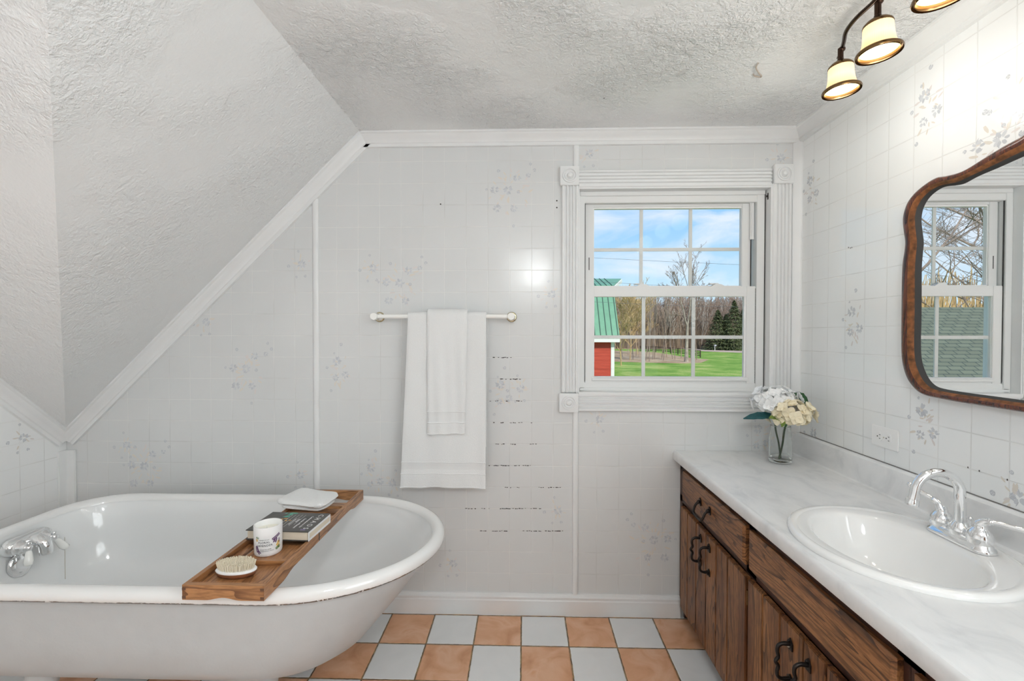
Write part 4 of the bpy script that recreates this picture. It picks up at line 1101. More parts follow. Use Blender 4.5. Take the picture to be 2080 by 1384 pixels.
# outlet
oc = (rw(1771, 861)+rw(1830, 922))/2; oc = Vector((XR, 1.608, .9555))
ot = thing('wall_outlet', 'white duplex wall outlet with sideways plate above the backsplash', 'outlet', oc)
mb = MB(); mb.box(XR-.0055, XR, oc.y-.0585, oc.y+.0585, oc.z-.036, oc.z+.036, .002); mb.build('cover_plate', M['outlet'], ot, smooth=30)
for dy in (.0195, -.0195):
    mb = MB(); y = oc.y+dy+.002
    pts = []
    for i in range(28):
        t = 2*PI*i/28; pts.append((XR-.0056, y+max(-.0125, min(.0125, .0165*math.cos(t))), oc.z+.0165*math.sin(t)))
    mb.prism(pts, (-.0018, 0, 0)); r_ = mb.build('receptacle', M['outlet'], ot, smooth=30)
    mb = MB(); xx = XR-.0076
    mb.box(xx-.0003, xx, y-.0072, y-.0015, oc.z+.0055, oc.z+.0075); mb.box(xx-.0003, xx, y-.0072, y-.0015, oc.z-.0075, oc.z-.0055); mb.disc((xx-.0003, y+.006, oc.z), .0024, (-1, 0, 0), 10)
    mb.build('slot', M['slot'], r_, smooth=0)
mb = MB(); mb.disc((XR-.0058, oc.y+.002, oc.z), .0028, (-1, 0, 0), 12); mb.build('screw', M['screw'], ot, smooth=0)

# ------------------------------------------------------------------ MIRROR
out = [(1.175, 1.807), (1.213, 1.801), (1.261, 1.79), (1.308, 1.778), (1.339, 1.776), (1.378, 1.781), (1.405, 1.786), (1.441, 1.779), (1.479, 1.763), (1.506, 1.741), (1.520, 1.712), (1.524, 1.683), (1.519, 1.647), (1.513, 1.611), (1.516, 1.584), (1.523, 1.544), (1.525, 1.488), (1.525, 1.432), (1.525, 1.362), (1.524, 1.292), (1.521, 1.237), (1.510, 1.195), (1.491, 1.162), (1.461, 1.137), (1.431, 1.127), (1.388, 1.124), (1.328, 1.122), (1.267, 1.122), (1.164, 1.122)]
inn = [(1.162, 1.759), (1.195, 1.756), (1.237, 1.752), (1.27, 1.75), (1.294, 1.747), (1.325, 1.741), (1.350, 1.744), (1.38, 1.751), (1.405, 1.750), (1.430, 1.741), (1.450, 1.724), (1.462, 1.700), (1.465, 1.672), (1.461, 1.641), (1.455, 1.606), (1.457, 1.573), (1.460, 1.54), (1.460, 1.485), (1.459, 1.427), (1.459, 1.36), (1.460, 1.293), (1.457, 1.243), (1.447, 1.210), (1.430, 1.180), (1.405, 1.160), (1.374, 1.154), (1.314, 1.152), (1.255, 1.152), (1.152, 1.152)]
MC = .985     # mirror centre line, so the right half is its twin
def close(half, top, n=4):
    h = spline([(0, y, z) for y, z in half], n)
    h = [(p.y, p.z) for p in h]
    m_ = spline([(0, half[0][0], half[0][1]), (0, 1.10, top-.010), (0, MC, top)], 6); m_ = [(p.y, p.z) for p in m_][1:]
    full = m_[::-1]+h                      # centre top -> left -> bottom
    bot = [(lerp(half[-1][0], MC, k/4), half[-1][1]) for k in range(1, 5)]
    full += bot
    mirr = [(2*MC-y, z) for y, z in full[1:-1]][::-1]
    return full+mirr
FO, FI = close(out, 1.835), close(inn, 1.785)
mir = thing('wall_mirror', 'large mirror with curved reddish wood frame above the sink', 'mirror', (XR, MC, 1.12))
mb = MB()
def ringp(w, x): return [Vector((x, lerp(o_[0], i_[0], w), lerp(o_[1], i_[1], w))) for o_, i_ in zip(FO, FI)]
mb.rings([ringp(.0, XR-.001), ringp(-.02, XR-.012), ringp(.03, XR-.022), ringp(.16, XR-.028), ringp(.34, XR-.030), ringp(.48, XR-.028)])
mb.build('mirror_frame', M['frame_wood'], mir, smooth=60)
mb = MB(); mb.rings([ringp(.48, XR-.028), ringp(.62, XR-.026), ringp(.76, XR-.020)]); part(mb.build('inner_edge', M['frame_gold'], mir, smooth=60), 'worn orange brown inner edge')
mb = MB(); mb.rings([ringp(.76, XR-.020), ringp(.86, XR-.017), ringp(.98, XR-.010)]); mb.build('rebate', M['gap'], mir, smooth=60)
mb = MB()
vs = [mb.v(p) for p in ringp(.96, XR-.0105)]; cc = mb.v((XR-.0105, MC, 1.45))
for i in range(len(vs)): mb._f([vs[i], vs[(i+1) % len(vs)], cc])
mb.build('mirror_glass', M['mirror'], mir, smooth=0)

# ------------------------------------------------------------------ CEILING LAMP BAR
lf = thing('ceiling_light_bar', 'curved bronze ceiling light bar with ribbed glass bell shades', 'light fixture', (.93, 1.0, ZC))
mb = MB()
bar = spline([(.990, 1.475, 2.185), (.991, 1.462, 2.205), (.972, 1.425, 2.207), (.945, 1.375, 2.207), (.934, 1.32, 2.207), (.935, 1.26, 2.207), (.93, 1.18, 2.207), (.905, 1.08, 2.207), (.885, .98, 2.207), (.89, .88, 2.207), (.93, .78, 2.207), (.95, .68, 2.207), (.93, .58, 2.207)], 6)
mb.tube(bar, .0058, 12); mb.build('curved_bar', M['bronze'], lf, smooth=60)
mb = MB(); mb.lathe([(.060, 0), (.060, .006), (.050, .016), (.02, .022), (.008, .026), (.006, .040), (0, .041)], (.905, 1.09, ZC), 32, (0, 0, -1)); mb.build('canopy', M['bronze'], lf, smooth=60)
heads = [((.988, 1.456), 2.071, (-.03, .02)), ((.945, 1.250), 2.063, (-.03, .02)), ((.892, 1.005), 2.035, (-.05, -.03)), ((.945, .70), 2.06, (.03, 0))]
for hi_, ((hx, hy), zm, tilt) in enumerate(heads):
    c = Vector((hx, hy, zm)); ax = Vector((tilt[0], tilt[1], 1)).normalized()
    q = Vector((0, 0, 1)).rotation_difference(ax)
    hd = MB(); hd.tube([c+ax*.094, Vector((hx, hy, 2.207))+Vector((tilt[0]*.1, tilt[1]*.1, 0))], .0078, 14)
    hd.sphere(c+ax*.100, .0095, 12); hd.sphere((hx, hy, 2.204), .0095, 12)
    root = hd.build('lamp_head', M['bronze'], lf, origin=tuple(c), smooth=60)
    k = MB(); k.lathe([(.0515, 0), (.0530, .0045), (.0515, .009), (.0470, .0125), (.0440, .013), (.0432, .006), (.0455, .001)], c, 40, ax, cap=False); k.build('rim_ring', M['brass'], root, smooth=60)
    k = MB(); k.lathe([(.011, .098), (.016, .095), (.026, .089), (.033, .082), (.0345, .078), (.033, .074)], c, 32, ax, cap=False); k.build('cap', M['brass'], root, smooth=60)
    k = MB(); k.lathe([(.0440, .011), (.0400, .020), (.0368, .032), (.0350, .046), (.0340, .062), (.0332, .077)], c, 52, ax, cap=False)
    k.build('lamp_shade', M['shade'], root, origin=tuple(c), smooth=60)
    k = MB(); k.lathe([(.0, .018), (.020, .019), (.033, .024), (.036, .032), (.030, .050), (.015, .07)], c, 28, ax, cap=False); k.build('bulb', M['bulb'], root, smooth=60)
    ld = bpy.data.lights.new('lamp_glow', 'POINT'); ld.energy = 1.2; ld.color = (1., .97, .92); ld.shadow_soft_size = .05
    lo = bpy.data.objects.new('lamp_glow', ld); col.objects.link(lo); lo.location = c-ax*.045; 

# room light behind the camera: short pendant globe
PX, PY, PZ = .10, -.62, 1.95
gl_ = thing('pendant_globe', 'white glass globe light hanging from the ceiling behind the camera', 'light fixture', (PX, PY, ZC))
mb = MB(); mb.lathe([(.06, 0), (.06, .012), (.03, .022), (.01, .026), (.01, .17)], (PX, PY, ZC), 32, (0, 0, -1)); mb.build('canopy', M['chrome'], gl_, smooth=60)
mb = MB(); mb.sphere((PX, PY, PZ), .105, 32); mb.build('globe', M['globe'], gl_, smooth=60)

# ------------------------------------------------------------------ VASE WITH HYDRANGEAS
vx, vy, vz = 1.083, 1.945, ZT
vr = .0440; vh = .155
vs_ = thing('glass_vase', 'clear glass cylinder vase holding two hydrangeas in the counter corner', 'vase', (vx, vy, vz))
mb = MB(); mb.lathe([(0, 0.0003), (vr*.86, .0003), (vr*.97, .004), (vr, .012), (vr, vh*.55), (vr*.93, vh*.78), (vr*.86, vh-.001), (vr*.82, vh), (vr*.82, vh-.002), (vr*.90, vh*.76), (vr*.95, vh*.55), (vr*.94, .020), (vr*.75, .0145), (0, .013)], (vx, vy, vz), 48, cap=False); mb.build('vase_body', M['glassy'], vs_, smooth=50)
def leaf_mesh(mb, base, tip, w, up, serr=True, n=9, bend=.01):
    base, tip, up = Vector(base), Vector(tip), Vector(up).normalized(); ax = tip-base; sd = ax.cross(up).normalized()
    rows = []
    for i in range(n+1):
        t = i/n; ww = w*math.sin(PI*min(1, t*.92+.06))**.8*(1+(.07 if i % 2 else -.05)*(1 if serr else 0)); ww = max(ww, .0006)
        c = base+ax*t+up*math.sin(PI*t)*bend
        rows.append([c-sd*ww+up*.18*ww, c, c+sd*ww+up*.18*ww])
    V = [[mb.v(p) for p in r] for r in rows]; V2 = [[mb.v(p-up*.0008) for p in r] for r in rows]
    for i in range(n):
        for j in range(2):
            mb._f([V[i][j], V[i][j+1], V[i+1][j+1], V[i+1][j]]); mb._f([V2[i][j], V2[i+1][j], V2[i+1][j+1], V2[i][j+1]])
    for i in range(n):
        mb._f([V[i][0], V[i+1][0], V2[i+1][0], V2[i][0]]); mb._f([V[i][2], V2[i][2], V2[i+1][2], V[i+1][2]])
def floret(mb, c, nrm, r, rg):
    nrm = Vector(nrm).normalized(); q = Vector((0, 0, 1)).rotation_difference(nrm); a0 = rg.uniform(0, 6)
    for k in range(4):
        a = a0+k*PI/2+rg.uniform(-.15, .15); dirv = Vector((math.cos(a), math.sin(a), 0)); sd = Vector((-math.sin(a), math.cos(a), 0))
        curl = rg.uniform(-.15, .35); n = 5; rows = []
        for i in range(n+1):
            t = i/n; ww = r*.58*math.sin(PI*(.10+.86*t)**.85)**.75 if t < 1 else r*.12
            row = []
            for j in range(5):
                s_ = (j-2)/2; p = dirv*(r*t*1.05)+sd*(ww*s_)+Vector((0, 0, r*(curl*t*t+.18*s_*s_*(1-t*.4)+.05*math.sin(s_*4+a))))
                row.append(mb.v(c+q @ p))
            rows.append(row)
        for i in range(n):
            for j in range(4): mb._f([rows[i][j], rows[i][j+1], rows[i+1][j+1], rows[i+1][j]])
def hydrangea(label, mat_p, ctr, rad, nfl, fr, stem_pts, leaves, seed, zmin=-.5):
    rg = random.Random(seed)
    root = thing('hydrangea', label, 'flower', stem_pts[0])
    mb = MB(); k = 0; ga = PI*(3-math.sqrt(5)); ctr = Vector(ctr)
    for i in range(nfl):
        zz = 1-(1-zmin)*(i+.5)/nfl; rr_ = math.sqrt(max(0, 1-zz*zz)); a = i*ga+seed
        d = Vector((math.cos(a)*rr_, math.sin(a)*rr_, zz)); j = Vector((rg.uniform(-1, 1), rg.uniform(-1, 1), rg.uniform(-1, 1)))*.12
        d2 = d+j; s_ = rg.uniform(.80, 1.08)
        floret(mb, ctr+Vector((d2.x*rad[0], d2.y*rad[1], d2.z*rad[2]))*s_, d+j*2.2, fr*rg.uniform(.85, 1.15), rg)
    mb.build('flower_head', mat_p, root, smooth=80, recalc=False)
    mb = MB(); sp_ = spline(stem_pts, 6); mb.tube(sp_, .0036, 10)
    for i in range(11):
        a = i*ga; mb.tube([Vector(stem_pts[-1]), ctr+Vector((math.cos(a)*rad[0]*.7, math.sin(a)*rad[1]*.7, rad[2]*(-.15+.5*(i % 3)/2)))], [.0022, .0012], 6)
    mb.build('stem', M['stem'], root, smooth=60)
    for (b0, t0, w, up, mt) in leaves:
        mb = MB(); leaf_mesh(mb, b0, t0, w, up); mb.build('leaf', mt, root, smooth=60)
    return root
Wc = bw(1572, 812, 1.955); Cc = bw(1606, 832, 1.905)
hydrangea('white hydrangea, left and behind the cream one in the vase', M['petal_w'], (1.068, 1.955, 1.032), (.092, .062, .054), 62, .0235,
          [(1.090, 1.955, vz+.016), (1.078, 1.95, vz+.08), (1.062, 1.945, .915), (1.062, 1.95, .985)],
          [(bw(1580, 846, 1.93), bw(1510, 851, 1.90), .019, (0, -.8, 1), M['leaf_t']), (bw(1605, 805, 1.965), bw(1643, 822, 1.955), .030, (-.2, -1, .5), M['leaf'])], 2, -.5)
hydrangea('cream hydrangea, lower right in the glass vase', M['petal_c'], (1.104, 1.902, .983), (.076, .056, .050), 40, .0245,
          [(1.072, 1.935, vz+.016), (1.080, 1.925, vz+.08), (1.083, 1.915, .92), (1.095, 1.91, .955)],
          [(bw(1585, 857, 1.90), bw(1562, 850, 1.87), .014, (0, -.6, 1), M['leaf_l']), (bw(1585, 857, 1.90), bw(1612, 850, 1.87), .013, (0, -.6, 1), M['leaf_l']), (bw(1587, 850, 1.89), bw(1588, 868, 1.87), .010, (0, -1, .3), M['leaf_l'])], 5, -.55)
mb = MB(); 

# ------------------------------------------------------------------ OUTDOORS
GZ = -3.0
def gpt(u, v, dz=0.): return fl(u, v, GZ+dz)
mb = MB(); S = 420
mb.prism([(-S, 5, GZ-.5), (S, 5, GZ-.5), (S, 700, GZ-.5), (-S, 700, GZ-.5)], (0, 0, .5))
o = mb.build('lawn', M['grass'], smooth=0); tag(o, 'bright green lawn spreading outside the window', 'lawn', kind='stuff')
mb = MB(); top = [(1900, 722), (1560, 714.5), (1500, 713), (1430, 711.3), (1390, 706.5), (1340, 703.5), (1290, 702), (1200, 701)]; bot = [(1200, 705), (1290, 706), (1340, 707.5), (1390, 709.8), (1430, 714), (1500, 716.8), (1560, 719), (1900, 729)]
mb.prism([gpt(u, v, .02) for u, v in top+bot], (0, 0, .02)); o = mb.build('gravel_road', M['road'], smooth=0); tag(o, 'pale country road crossing behind the lawn and fence', 'road')
mb = MB(); pl = [(1200, 733.5), (1250, 735), (1310, 737), (1390, 738.5), (1425, 737), (1440, 731), (1405, 728), (1330, 716), (1240, 712), (1200, 712)]
mb.prism([gpt(u, v, .01) for u, v in pl], (0, 0, .02)); o = mb.build('leaf_litter', M['litter'], smooth=0); tag(o, 'brown leaf litter under the row of thin trees', 'leaf litter', kind='stuff')
mb = MB(); mb.prism([Vector((-400, 128, GZ+.01)), Vector((400, 128, GZ+.01)), Vector((400, 260, GZ+.01)), Vector((-400, 260, GZ+.01))], (0, 0, .015)); o = mb.build('forest_floor', M['litter'], smooth=0); tag(o, 'brown forest floor beyond the road', 'forest floor', kind='stuff')

# barn
BYf = 36.
bx1 = 7.03; bx0 = -9.
barn = thing('barn', 'red barn with green metal gambrel roof at the left of the window', 'barn', (bx1-4, BYf, GZ))
ze, zb_, zr_ = .93, 5.25, 6.25
yb1, yr_ = BYf+2.3, BYf+6.
def gam(x): return [(x, BYf, GZ), (x, BYf, ze), (x, yb1, zb_-.15), (x, yr_, zr_-.15), (x, 2*yr_-yb1, zb_-.15), (x, 2*yr_-BYf, ze), (x, 2*yr_-BYf, GZ)]
mb = MB(); mb.prism(gam(bx0), (bx1-bx0, 0, 0)); mb.build('barn_wall', M['siding'], barn, smooth=0)
mb = MB(); xr0 = 7.42; th = .12
def roofp(mb, y0, z0, y1, z1, x0, xa, xb2):
    mb.prism([(x0, y0, z0), (xa, y0, z0), (xb2, y1, z1), (x0, y1, z1)], (0, 0, th))
roofp(mb, BYf-.45, ze-.05, yb1, zb_, bx0, xr0, xr0); roofp(mb, yb1, zb_, yr_, zr_, bx0, xr0, 8.85)
roofp(mb, 2*yr_-yb1, zb_, yr_, zr_, bx0, xr0, 8.85); roofp(mb, 2*yr_-BYf+.45, ze-.05, 2*yr_-yb1, zb_, bx0, xr0, xr0)
mb.mi = 1
x = xr0-.12
while x > bx0:
    for (y0, z0, y1, z1) in ((BYf-.45, ze-.05, yb1, zb_), (yb1, zb_, yr_, zr_)):
        mb.prism([(x-.03, y0, z0+th), (x+.03, y0, z0+th), (x+.03, y1, z1+th), (x-.03, y1, z1+th)], (0, -.02, .035))
    x -= .45
mb.build('barn_roof', [M['green_roof'], M['green_seam']], barn, smooth=0)
mb = MB()
mb.box(bx1-.22, bx1+.05, BYf-.06, BYf+.2, GZ, ze); mb.box(bx0, xr0, BYf-.48, BYf-.40, ze-.28, ze-.02)
mb.prism([(xr0, yb1-.05, zb_-.3), (xr0+.1, yb1-.05, zb_-.3), (8.95, yr_, zr_-.25), (8.85, yr_, zr_-.25)], (0, 0, .3))
mb.build('barn_trim', M['white_out'], barn, smooth=0)

# neighbouring shingled roof seen only in the mirror
nr = thing('house_roof', 'green shingled roof seen outside in the mirror reflection', 'roof', (-9.5, 12., GZ))
mb = MB(); mb.prism([(-19, 8.6, -1.0), (-6.2, 8.6, -1.0), (-6.2, 13.2, 1.95), (-19, 13.2, 1.95)], (0, 0, .12)); mb.prism([(-19, 17.8, -1.0), (-6.2, 17.8, -1.0), (-6.2, 13.2, 1.95), (-19, 13.2, 1.95)], (0, 0, .12)); mb.build('shingled_roof', M['shingle'], nr, smooth=0)
mb = MB(); mb.prism([(-18.8, 9.1, GZ), (-18.8, 9.1, -.85), (-18.8, 13.2, 1.8), (-18.8, 17.3, -.85), (-18.8, 17.3, GZ)], (12.3, 0, 0)); mb.build('house_wall', M['white_out'], nr, smooth=0)

# trees
def tree_mesh(mb, h, r, seed, depth=5, spread=.5, kids=3, up=.35, base=(0, 0, 0), first=.3, minr=.02, sides=4, lenf=.72, crook=.12):
    rg = random.Random(seed)
    def grow(p, d, ln, rad, lev):
        n = 3 if lev else 6; pts = [p]; rs = [rad]; q = p
        dd = d.copy()
        for i in range(n):
            dd = (dd+Vector((rg.uniform(-1, 1), rg.uniform(-1, 1), rg.uniform(-.4, .8)))*crook).normalized()
            q = q+dd*(ln/n); pts.append(q); rs.append(max(minr, rad*(1-.55*(i+1)/n)))
        mb.tube(pts, rs, sides if lev > 1 else sides+2, cap=False)
        if lev >= depth: return
        kk = kids if lev else kids+4
        for k in range(kk):
            t = rg.uniform(first if lev == 0 else .3, 1.) if k < kk-1 else 1.
            i = min(n-1, int(t*n)); pb = pts[i].lerp(pts[i+1], t*n-i)
            a = rg.uniform(0, 2*PI); side = Vector((math.cos(a), math.sin(a), 0))
            nd = (dd*(1-spread)+side*spread+Vector((0, 0, up))).normalized()
            grow(pb, nd, ln*lenf*rg.uniform(.6, 1.05), max(minr, rad*(.55 if lev == 0 else .6)*(1.15-t*.4)), lev+1)
    grow(Vector(base), Vector((rg.uniform(-.05, .05), rg.uniform(-.05, .05), 1)).normalized(), h*.58, r, 0)
def tree_obj(name, mats, loc, **kw):
    mb = MB(); tree_mesh(mb, **kw)
    o = mb.build(name, mats, smooth=0, recalc=False); o.location = loc; return o
def dup(o, loc, rz, s):
    c = o.copy(); col.objects.link(c); c.location = loc; c.rotation_euler = (0, 0, rz); c.scale = (s, s, s); return c
# tall bare yard tree
yt = thing('bare_tree', 'tall bare tree with pale forked trunk in front of the fence', 'tree', gpt(1394, 735.5))
p0 = gpt(1394, 735.5); yd = p0.y
def at(u, v, dy=0.): return bw(u, v, yd+dy)
mb = MB()
mb.tube(spline([p0, at(1395, 715), at(1396, 690), at(1396, 668)], 4), [.42]+[.33]*11+[.28], 8) if False else mb.tube([p0, at(1394.5, 715), at(1395.5, 690), at(1396.5, 662)], [.36, .26, .22, .18], 8)
mb.tube([at(1396.5, 664), at(1392, 650), at(1388, 630), at(1383, 612), at(1381, 600)], [.13, .10, .085, .07, .055], 6)
mb.tube([at(1396.5, 664), at(1399, 645), at(1402, 620), at(1402, 600), at(1404, 585)], [.14, .11, .09, .07, .05], 6)
mb.build('trunk', simple('yard_tree_bark', (.36, .31, .26), .9, noise_amt=.35, nscale=2), yt, smooth=60)
mb = MB()
rg = random.Random(12)
def twiggy(p, q, r0, n, lev=0):
    p, q = Vector(p), Vector(q); mid = p.lerp(q, .5)+Vector((rg.uniform(-.3, .3), 0, rg.uniform(-.2, .2)))*(.5 if lev == 0 else .2)
    mb.tube([p, mid, q], [r0, r0*.8, r0*.5], 4, cap=False)
    if lev >= 3: return
    for k in range(n):
        t = rg.uniform(.25, 1.); b0 = p.lerp(q, t); ln = (q-p).length*rg.uniform(.25, .5)
        d = (q-p).normalized()+Vector((rg.uniform(-.9, .9), rg.uniform(-.9, .9), rg.uniform(-.1, .6)))
        twiggy(b0, b0+d.normalized()*ln, max(.014, r0*.5), n-1, lev+1)
for a, b_ in (((1381, 602), (1362, 545)), ((1381, 602), (1366, 560)), ((1383, 610), (1375, 555)), ((1402, 600), (1384, 538)), ((1404, 587), (1400, 535)), ((1404, 590), (1412, 522)), ((1404, 590), (1416, 545)), ((1402, 605), (1428, 550)), ((1402, 610), (1432, 580)), ((1385, 620), (1352, 585)),
              ((1390, 640), (1362, 640)), ((1396, 650), (1420, 610)), ((1400, 640), (1410, 600))):
    twiggy(at(*a), at(*b_, rg.uniform(-1, 1)), .055, 6)
mb.build('branches', M['bark1'], yt, smooth=0)

# forest
protos = []
for k, (mt, sd, kd) in enumerate((('bark1', 21, 3), ('bark2', 22, 4), ('bark2', 23, 4), ('bark3', 24, 3))):
    protos.append(tree_obj('woodland_tree', M[mt], (0, 0, 0), h=17., r=.22, seed=sd, depth=4, spread=.42, kids=kd, up=.45, minr=.035, lenf=.66, first=.25))
used = [0]*4
rg = random.Random(4)
spots = []
for row, (yy, hh_) in enumerate(((134, .82), (142, .9), (150, .96), (160, 1.0), (172, 1.05))):
    n = 42
    for i in range(n):
        u = lerp(1110, 1670, (i+rg.uniform(.1, .9))/n)
        spots.append((u, yy+rg.uniform(-4, 4), hh_*rg.uniform(.78, 1.08)))
for u, yy, s in spots:
    p = bw(u, 678, yy); k = rg.randrange(4) if rg.random() < .8 else 1
    loc = (p.x, yy, GZ); rz = rg.uniform(0, 6.3)
    if used[k] == 0: o = protos[k]; o.location = loc; o.rotation_euler = (0, 0, rz); o.scale = (s*.95,)*3
    else: o = dup(protos[k], loc, rz, s*.95)
    used[k] += 1
    tag(o, 'bare brown woodland tree in the far tree line beyond the road', 'tree', 'woodland trees beyond the road')
# slim trees along the fence
slim = []
for i, (u, v) in enumerate(((1286, 731), (1292, 724), (1312, 733), (1326, 731), (1330, 731), (1344, 730), (1348, 733), (1354, 726), (1366, 730), (1371, 731), (1384, 729), (1403, 727), (1415, 731), (1298, 727), (1308, 720), (1319, 735), (1276, 722), (1264, 725))):
    p = gpt(u, v)
    if i < 3: 
        o = tree_obj('slim_tree', M['bark1' if i != 1 else 'bark2'], p, h=14., r=.085, seed=60+i, depth=3, spread=.26, kids=3, up=.9, minr=.022, lenf=.36, first=.5, crook=.05); slim.append(o); WL[o.name] = p
    else: o = dup(slim[i % 3], p, rg.uniform(0, 6), rg.uniform(.75, 1.05))
    tag(o, 'slim bare tree standing in the leaf litter by the dark fence', 'tree', 'slim trees by the fence')
# golden willow beside the barn
for (u, yy, s, lab) in ((1262, 62, 1.0, 'golden-brown budding tree right beside the barn'), (1280, 74, .95, 'golden-brown budding tree between the barn and the slim trees'), (1296, 95, 1.15, 'golden-brown budding tree farthest from the barn, behind the slim trees')):
    p = bw(u, 678, yy)
    o = tree_obj('golden_tree', M['gold'], (p.x, yy, GZ), h=9.6*s, r=.09, seed=int(u), depth=5, spread=.5, kids=4, up=.2, minr=.02, lenf=.66, first=.1)
    tag(o, lab, 'tree')
# evergreens
def conifer(mb, h, w, seed):
    rg = random.Random(seed)
    mb.mi = 1; mb.tube([(0, 0, 0), (0, 0, h*.95)], [.22, .04], 6, cap=False); mb.mi = 0
    n = 5200
    for i in range(n):
        t = rg.random()**1.25; z = h*(.06+.94*t); lay = (z*1.1) % 1.
        rad = w*(1-t)**.8*(.65+.35*lay)*math.sqrt(rg.uniform(.15, 1)); a = rg.uniform(0, 2*PI)
        c = Vector((rad*math.cos(a), rad*math.sin(a), z-rad*.22)); d = Vector((math.cos(a), math.sin(a), rg.uniform(-.5, .2)))
        sd = Vector((-math.sin(a), math.cos(a), rg.uniform(-.4, .4))); s = rg.uniform(.22, .5)
        mb._f([mb.v(c-sd*s*.3), mb.v(c+d*s), mb.v(c+sd*s*.3), mb.v(c-d*s*.4+Vector((0, 0, .1)))])
for i, (u, yy, h, w, lab) in enumerate(((1458, 122, 10.6, 4.6, 'dark green pointed evergreen, leftmost of those beyond the road'), (1475, 126, 9.6, 4.2, 'small dark green evergreen between two taller ones'), (1491, 120, 13.0, 5.0, 'tallest dark green evergreen, right of the tree line'), (1510, 128, 11.4, 4.6, 'dark green evergreen at the right window edge'), (1360, 150, 5.2, 3.6, 'low dark evergreen bush behind the fence'))):
    p = bw(u, 678, yy); mb = MB(); conifer(mb, h, w, 90+i)
    o = mb.build('evergreen_tree', [M['pine'], M['bark1']], smooth=0, recalc=False); o.location = (p.x, yy, GZ); tag(o, lab, 'tree')
# brush
mb = MB(); rg = random.Random(8)
for i in range(11000):
    yy = rg.uniform(129, 182); p = bw(rg.uniform(1090, 1700), 678, yy); hh_ = rg.uniform(2.0, 8.0) if yy < 150 else rg.uniform(5., 15.5)
    if rg.random() < .2: hh_ *= 1.2
    a = rg.uniform(0, 6.3); q = Vector((p.x+rg.uniform(-1, 1)*hh_*.18, yy, GZ+hh_)); w = rg.uniform(.03, .075)
    b0 = Vector((p.x, yy, GZ))
    mb._f([mb.v(b0-Vector((w, 0, 0))), mb.v(b0+Vector((w, 0, 0))), mb.v(q+Vector((w*.4, 0, 0))), mb.v(q-Vector((w*.4, 0, 0)))])
    mb._f([mb.v(b0-Vector((0, w, 0))), mb.v(b0+Vector((0, w, 0))), mb.v(q+Vector((0, w*.4, 0))), mb.v(q-Vector((0, w*.4, 0)))])
o = mb.build('woodland_brush', M['brush'], smooth=0, recalc=False); tag(o, 'tangle of brown brush and saplings filling the woodland', 'brush', kind='stuff')
# fence
fpts = [gpt(1422.5, 727), gpt(1408, 724.5), gpt(1392, 722.5), gpt(1377, 720.5), gpt(1362, 718.5), gpt(1347, 717), gpt(1332, 715.5), gpt(1316, 715), gpt(1300, 714.5)]
fe = thing('board_fence', 'dark board fence with four rails along the lawn', 'fence', fpts[0])
for p in fpts:
    mb = MB(); mb.box(p.x-.07, p.x+.07, p.y-.07, p.y+.07, GZ, GZ+1.35); mb.build('fence_post', M['rail'], fe, smooth=0)
for k in range(4):
    mb = MB(); z = GZ+.30+k*.29
    for a, b_ in zip(fpts, fpts[1:]): mb.prism([(a.x, a.y-.05, z), (a.x, a.y-.02, z), (a.x, a.y-.02, z+.13), (a.x, a.y-.05, z+.13)], Vector((b_.x-a.x, b_.y-a.y, 0)))
    mb.build('fence_rail', M['rail'], fe, smooth=0)
# mailbox across the road
p = gpt(1452, 712.2); mbx = thing('mailbox', 'small pale mailbox on a post beside the road', 'mailbox', p)
mb = MB(); mb.box(p.x-.06, p.x+.06, p.y-.06, p.y+.06, GZ, GZ+1.1); mb.build('post', M['white_out'], mbx, smooth=0)
mb = MB(); mb.prism([(p.x-.18, p.y-.25, GZ+1.1), (p.x+.32, p.y-.25, GZ+1.1), (p.x+.32, p.y-.25, GZ+1.4), (p.x+.07, p.y-.25, GZ+1.52), (p.x-.18, p.y-.25, GZ+1.4)], (0, .5, 0)); mb.build('box', M['metalbox'], mbx, smooth=0)
# wires
for i, (a, b_, lab) in enumerate((((1207, 524), (1503, 538), 'upper overhead power line crossing the sky'), ((1207, 572), (1400, 583), 'lower overhead power line just above the meeting rail'), ((1207, 613.5), (1400, 622), 'overhead power line passing in front of the barn roof'))):
    yy = 30.; pa, pb = bw(*a, yy), bw(*b_, yy); d = pb-pa
    mb = MB(); mb.tube([pa-d*1.2+Vector((0, 0, .2)), pa, pa.lerp(pb, .5)-Vector((0, 0, .02)), pb, pb+d*1.2+Vector((0, 0, .2))], .009, 5)
    o = mb.build('power_line', M['wire'], origin=tuple(pa), smooth=60); tag(o, lab, 'power line')
# trees seen in the mirror, behind the shingled roof
for i, (x, y, h, sd, lab) in enumerate(((-21, 22.0, 15., 301, 'large bare tree behind the shingled roof, nearer one in the mirror'), (-15.5, 19.5, 11.5, 305, 'bare tree close behind the shingled roof ridge'), (-30, 31., 17., 309, 'bare tree farthest behind the shingled roof'))):
    o = tree_obj('bare_tree', M['bark1'], (x, y, GZ), h=h, r=.15, seed=sd, depth=6, spread=.62, kids=3, up=.15, minr=.008, lenf=.76, first=.25, crook=.22)
    tag(o, lab, 'tree')
mb = MB(); rg = random.Random(9)
for i in range(2600):
    t = rg.uniform(0, 1); x = lerp(-12, -46, t)+rg.uniform(-3, 3); y = 33+rg.uniform(-4, 6)-(x+12)*.3; hh_ = rg.uniform(2, 9.5); w = .04; b0 = Vector((x, y, GZ)); q = b0+Vector((rg.uniform(-1.5, 1.5), rg.uniform(-1.5, 1.5), hh_))
    mb.tube([b0, q], [.06, .025], 3, cap=False)
o = mb.build('scrub_thicket', M['gold'], smooth=0, recalc=False); tag(o, 'golden brown thicket behind the shingled roof', 'brush', kind='stuff')

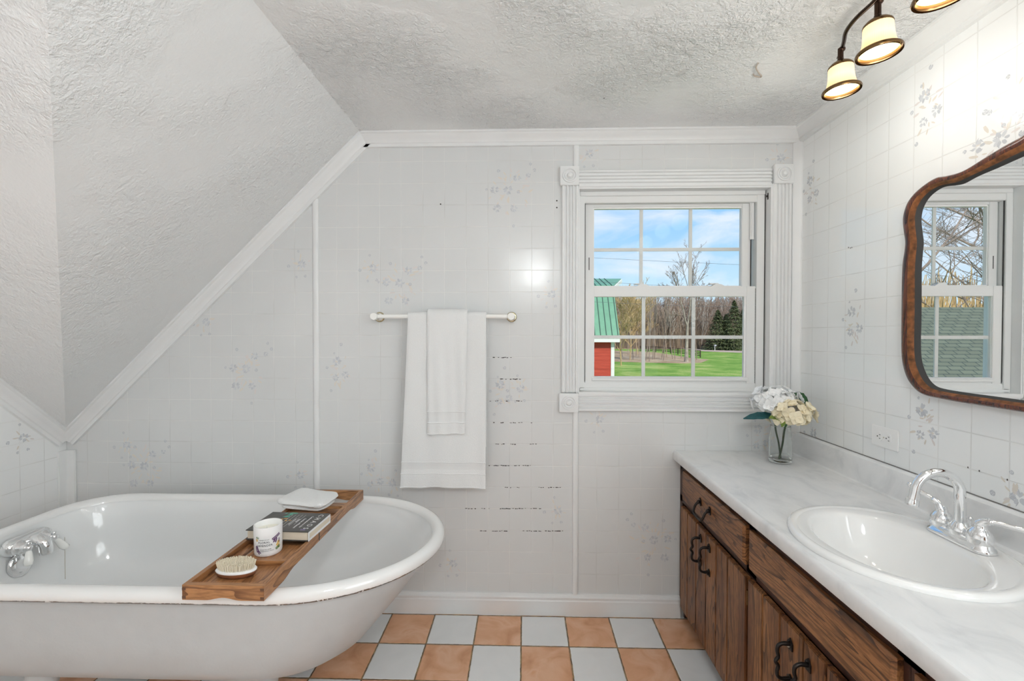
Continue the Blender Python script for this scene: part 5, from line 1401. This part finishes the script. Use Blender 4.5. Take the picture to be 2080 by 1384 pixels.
# ------------------------------------------------------------------ SKY, SUN, CAMERA
w = bpy.data.worlds.new('sky'); sc.world = w; w.use_nodes = True; nt = w.node_tree; nt.nodes.clear()
wo = N(nt, 'ShaderNodeOutputWorld'); bg = N(nt, 'ShaderNodeBackground')
tc = N(nt, 'ShaderNodeTexCoord'); sp = N(nt, 'ShaderNodeSeparateXYZ'); L(nt, tc.outputs['Generated'], sp.inputs[0])
grad = ramp(nt, sp.outputs[2], [(0., (.66, .86, 1.)), (.10, (.56, .80, 1.)), (.22, (.34, .64, .98)), (.6, (.10, .30, .72))])
mp = N(nt, 'ShaderNodeMapping'); mp.inputs['Scale'].default_value = (1.2, 1.2, 3.4); L(nt, tc.outputs['Generated'], mp.inputs[0])
cn = N(nt, 'ShaderNodeTexNoise', Scale=4.2, Detail=6.0, Roughness=.55, Distortion=.4); L(nt, mp.outputs[0], cn.inputs[0])
cl = ramp(nt, cn.outputs[0], [(.44, (0, 0, 0)), (.66, (1, 1, 1))])
L(nt, mixc(nt, mth(nt, 'MULTIPLY', cl, .75), grad, (.90, .93, 1.)), bg.inputs[0]); bg.inputs[1].default_value = 1.0
L(nt, bg.outputs[0], wo.inputs[0])
sd = bpy.data.lights.new('sun', 'SUN'); sd.energy = 3.6; sd.angle = R_(.6); sd.color = (1., .95, .86)
so = bpy.data.objects.new('sun', sd); col.objects.link(so); so.location = (5, -8, 12)
so.rotation_euler = Vector((-.25, .72, -.72)).to_track_quat('-Z', 'Y').to_euler()

cd_ = bpy.data.cameras.new('camera'); cam = bpy.data.objects.new('camera', cd_); col.objects.link(cam)
cd_.sensor_width = 36; cd_.sensor_fit = 'HORIZONTAL'; cd_.lens = F_PX*36/2080; cd_.clip_start = .02; cd_.clip_end = 1500
cam.matrix_world = Matrix(((RT.x, UP.x, -FW.x, CAM.x), (RT.y, UP.y, -FW.y, CAM.y), (RT.z, UP.z, -FW.z, CAM.z), (0, 0, 0, 1)))
sc.camera = cam
vs = sc.view_settings; vs.view_transform = 'Standard'; vs.look = 'None'; vs.gamma = 1; vs.use_curve_mapping = False; vs.exposure = 0.09
sc.cycles.max_bounces = 14; sc.cycles.diffuse_bounces = 8; sc.cycles.glossy_bounces = 6; sc.cycles.transparent_max_bounces = 24; sc.cycles.transmission_bounces = 10
sc.cycles.caustics_reflective = False; sc.cycles.caustics_refractive = False; sc.cycles.sample_clamp_indirect = 6
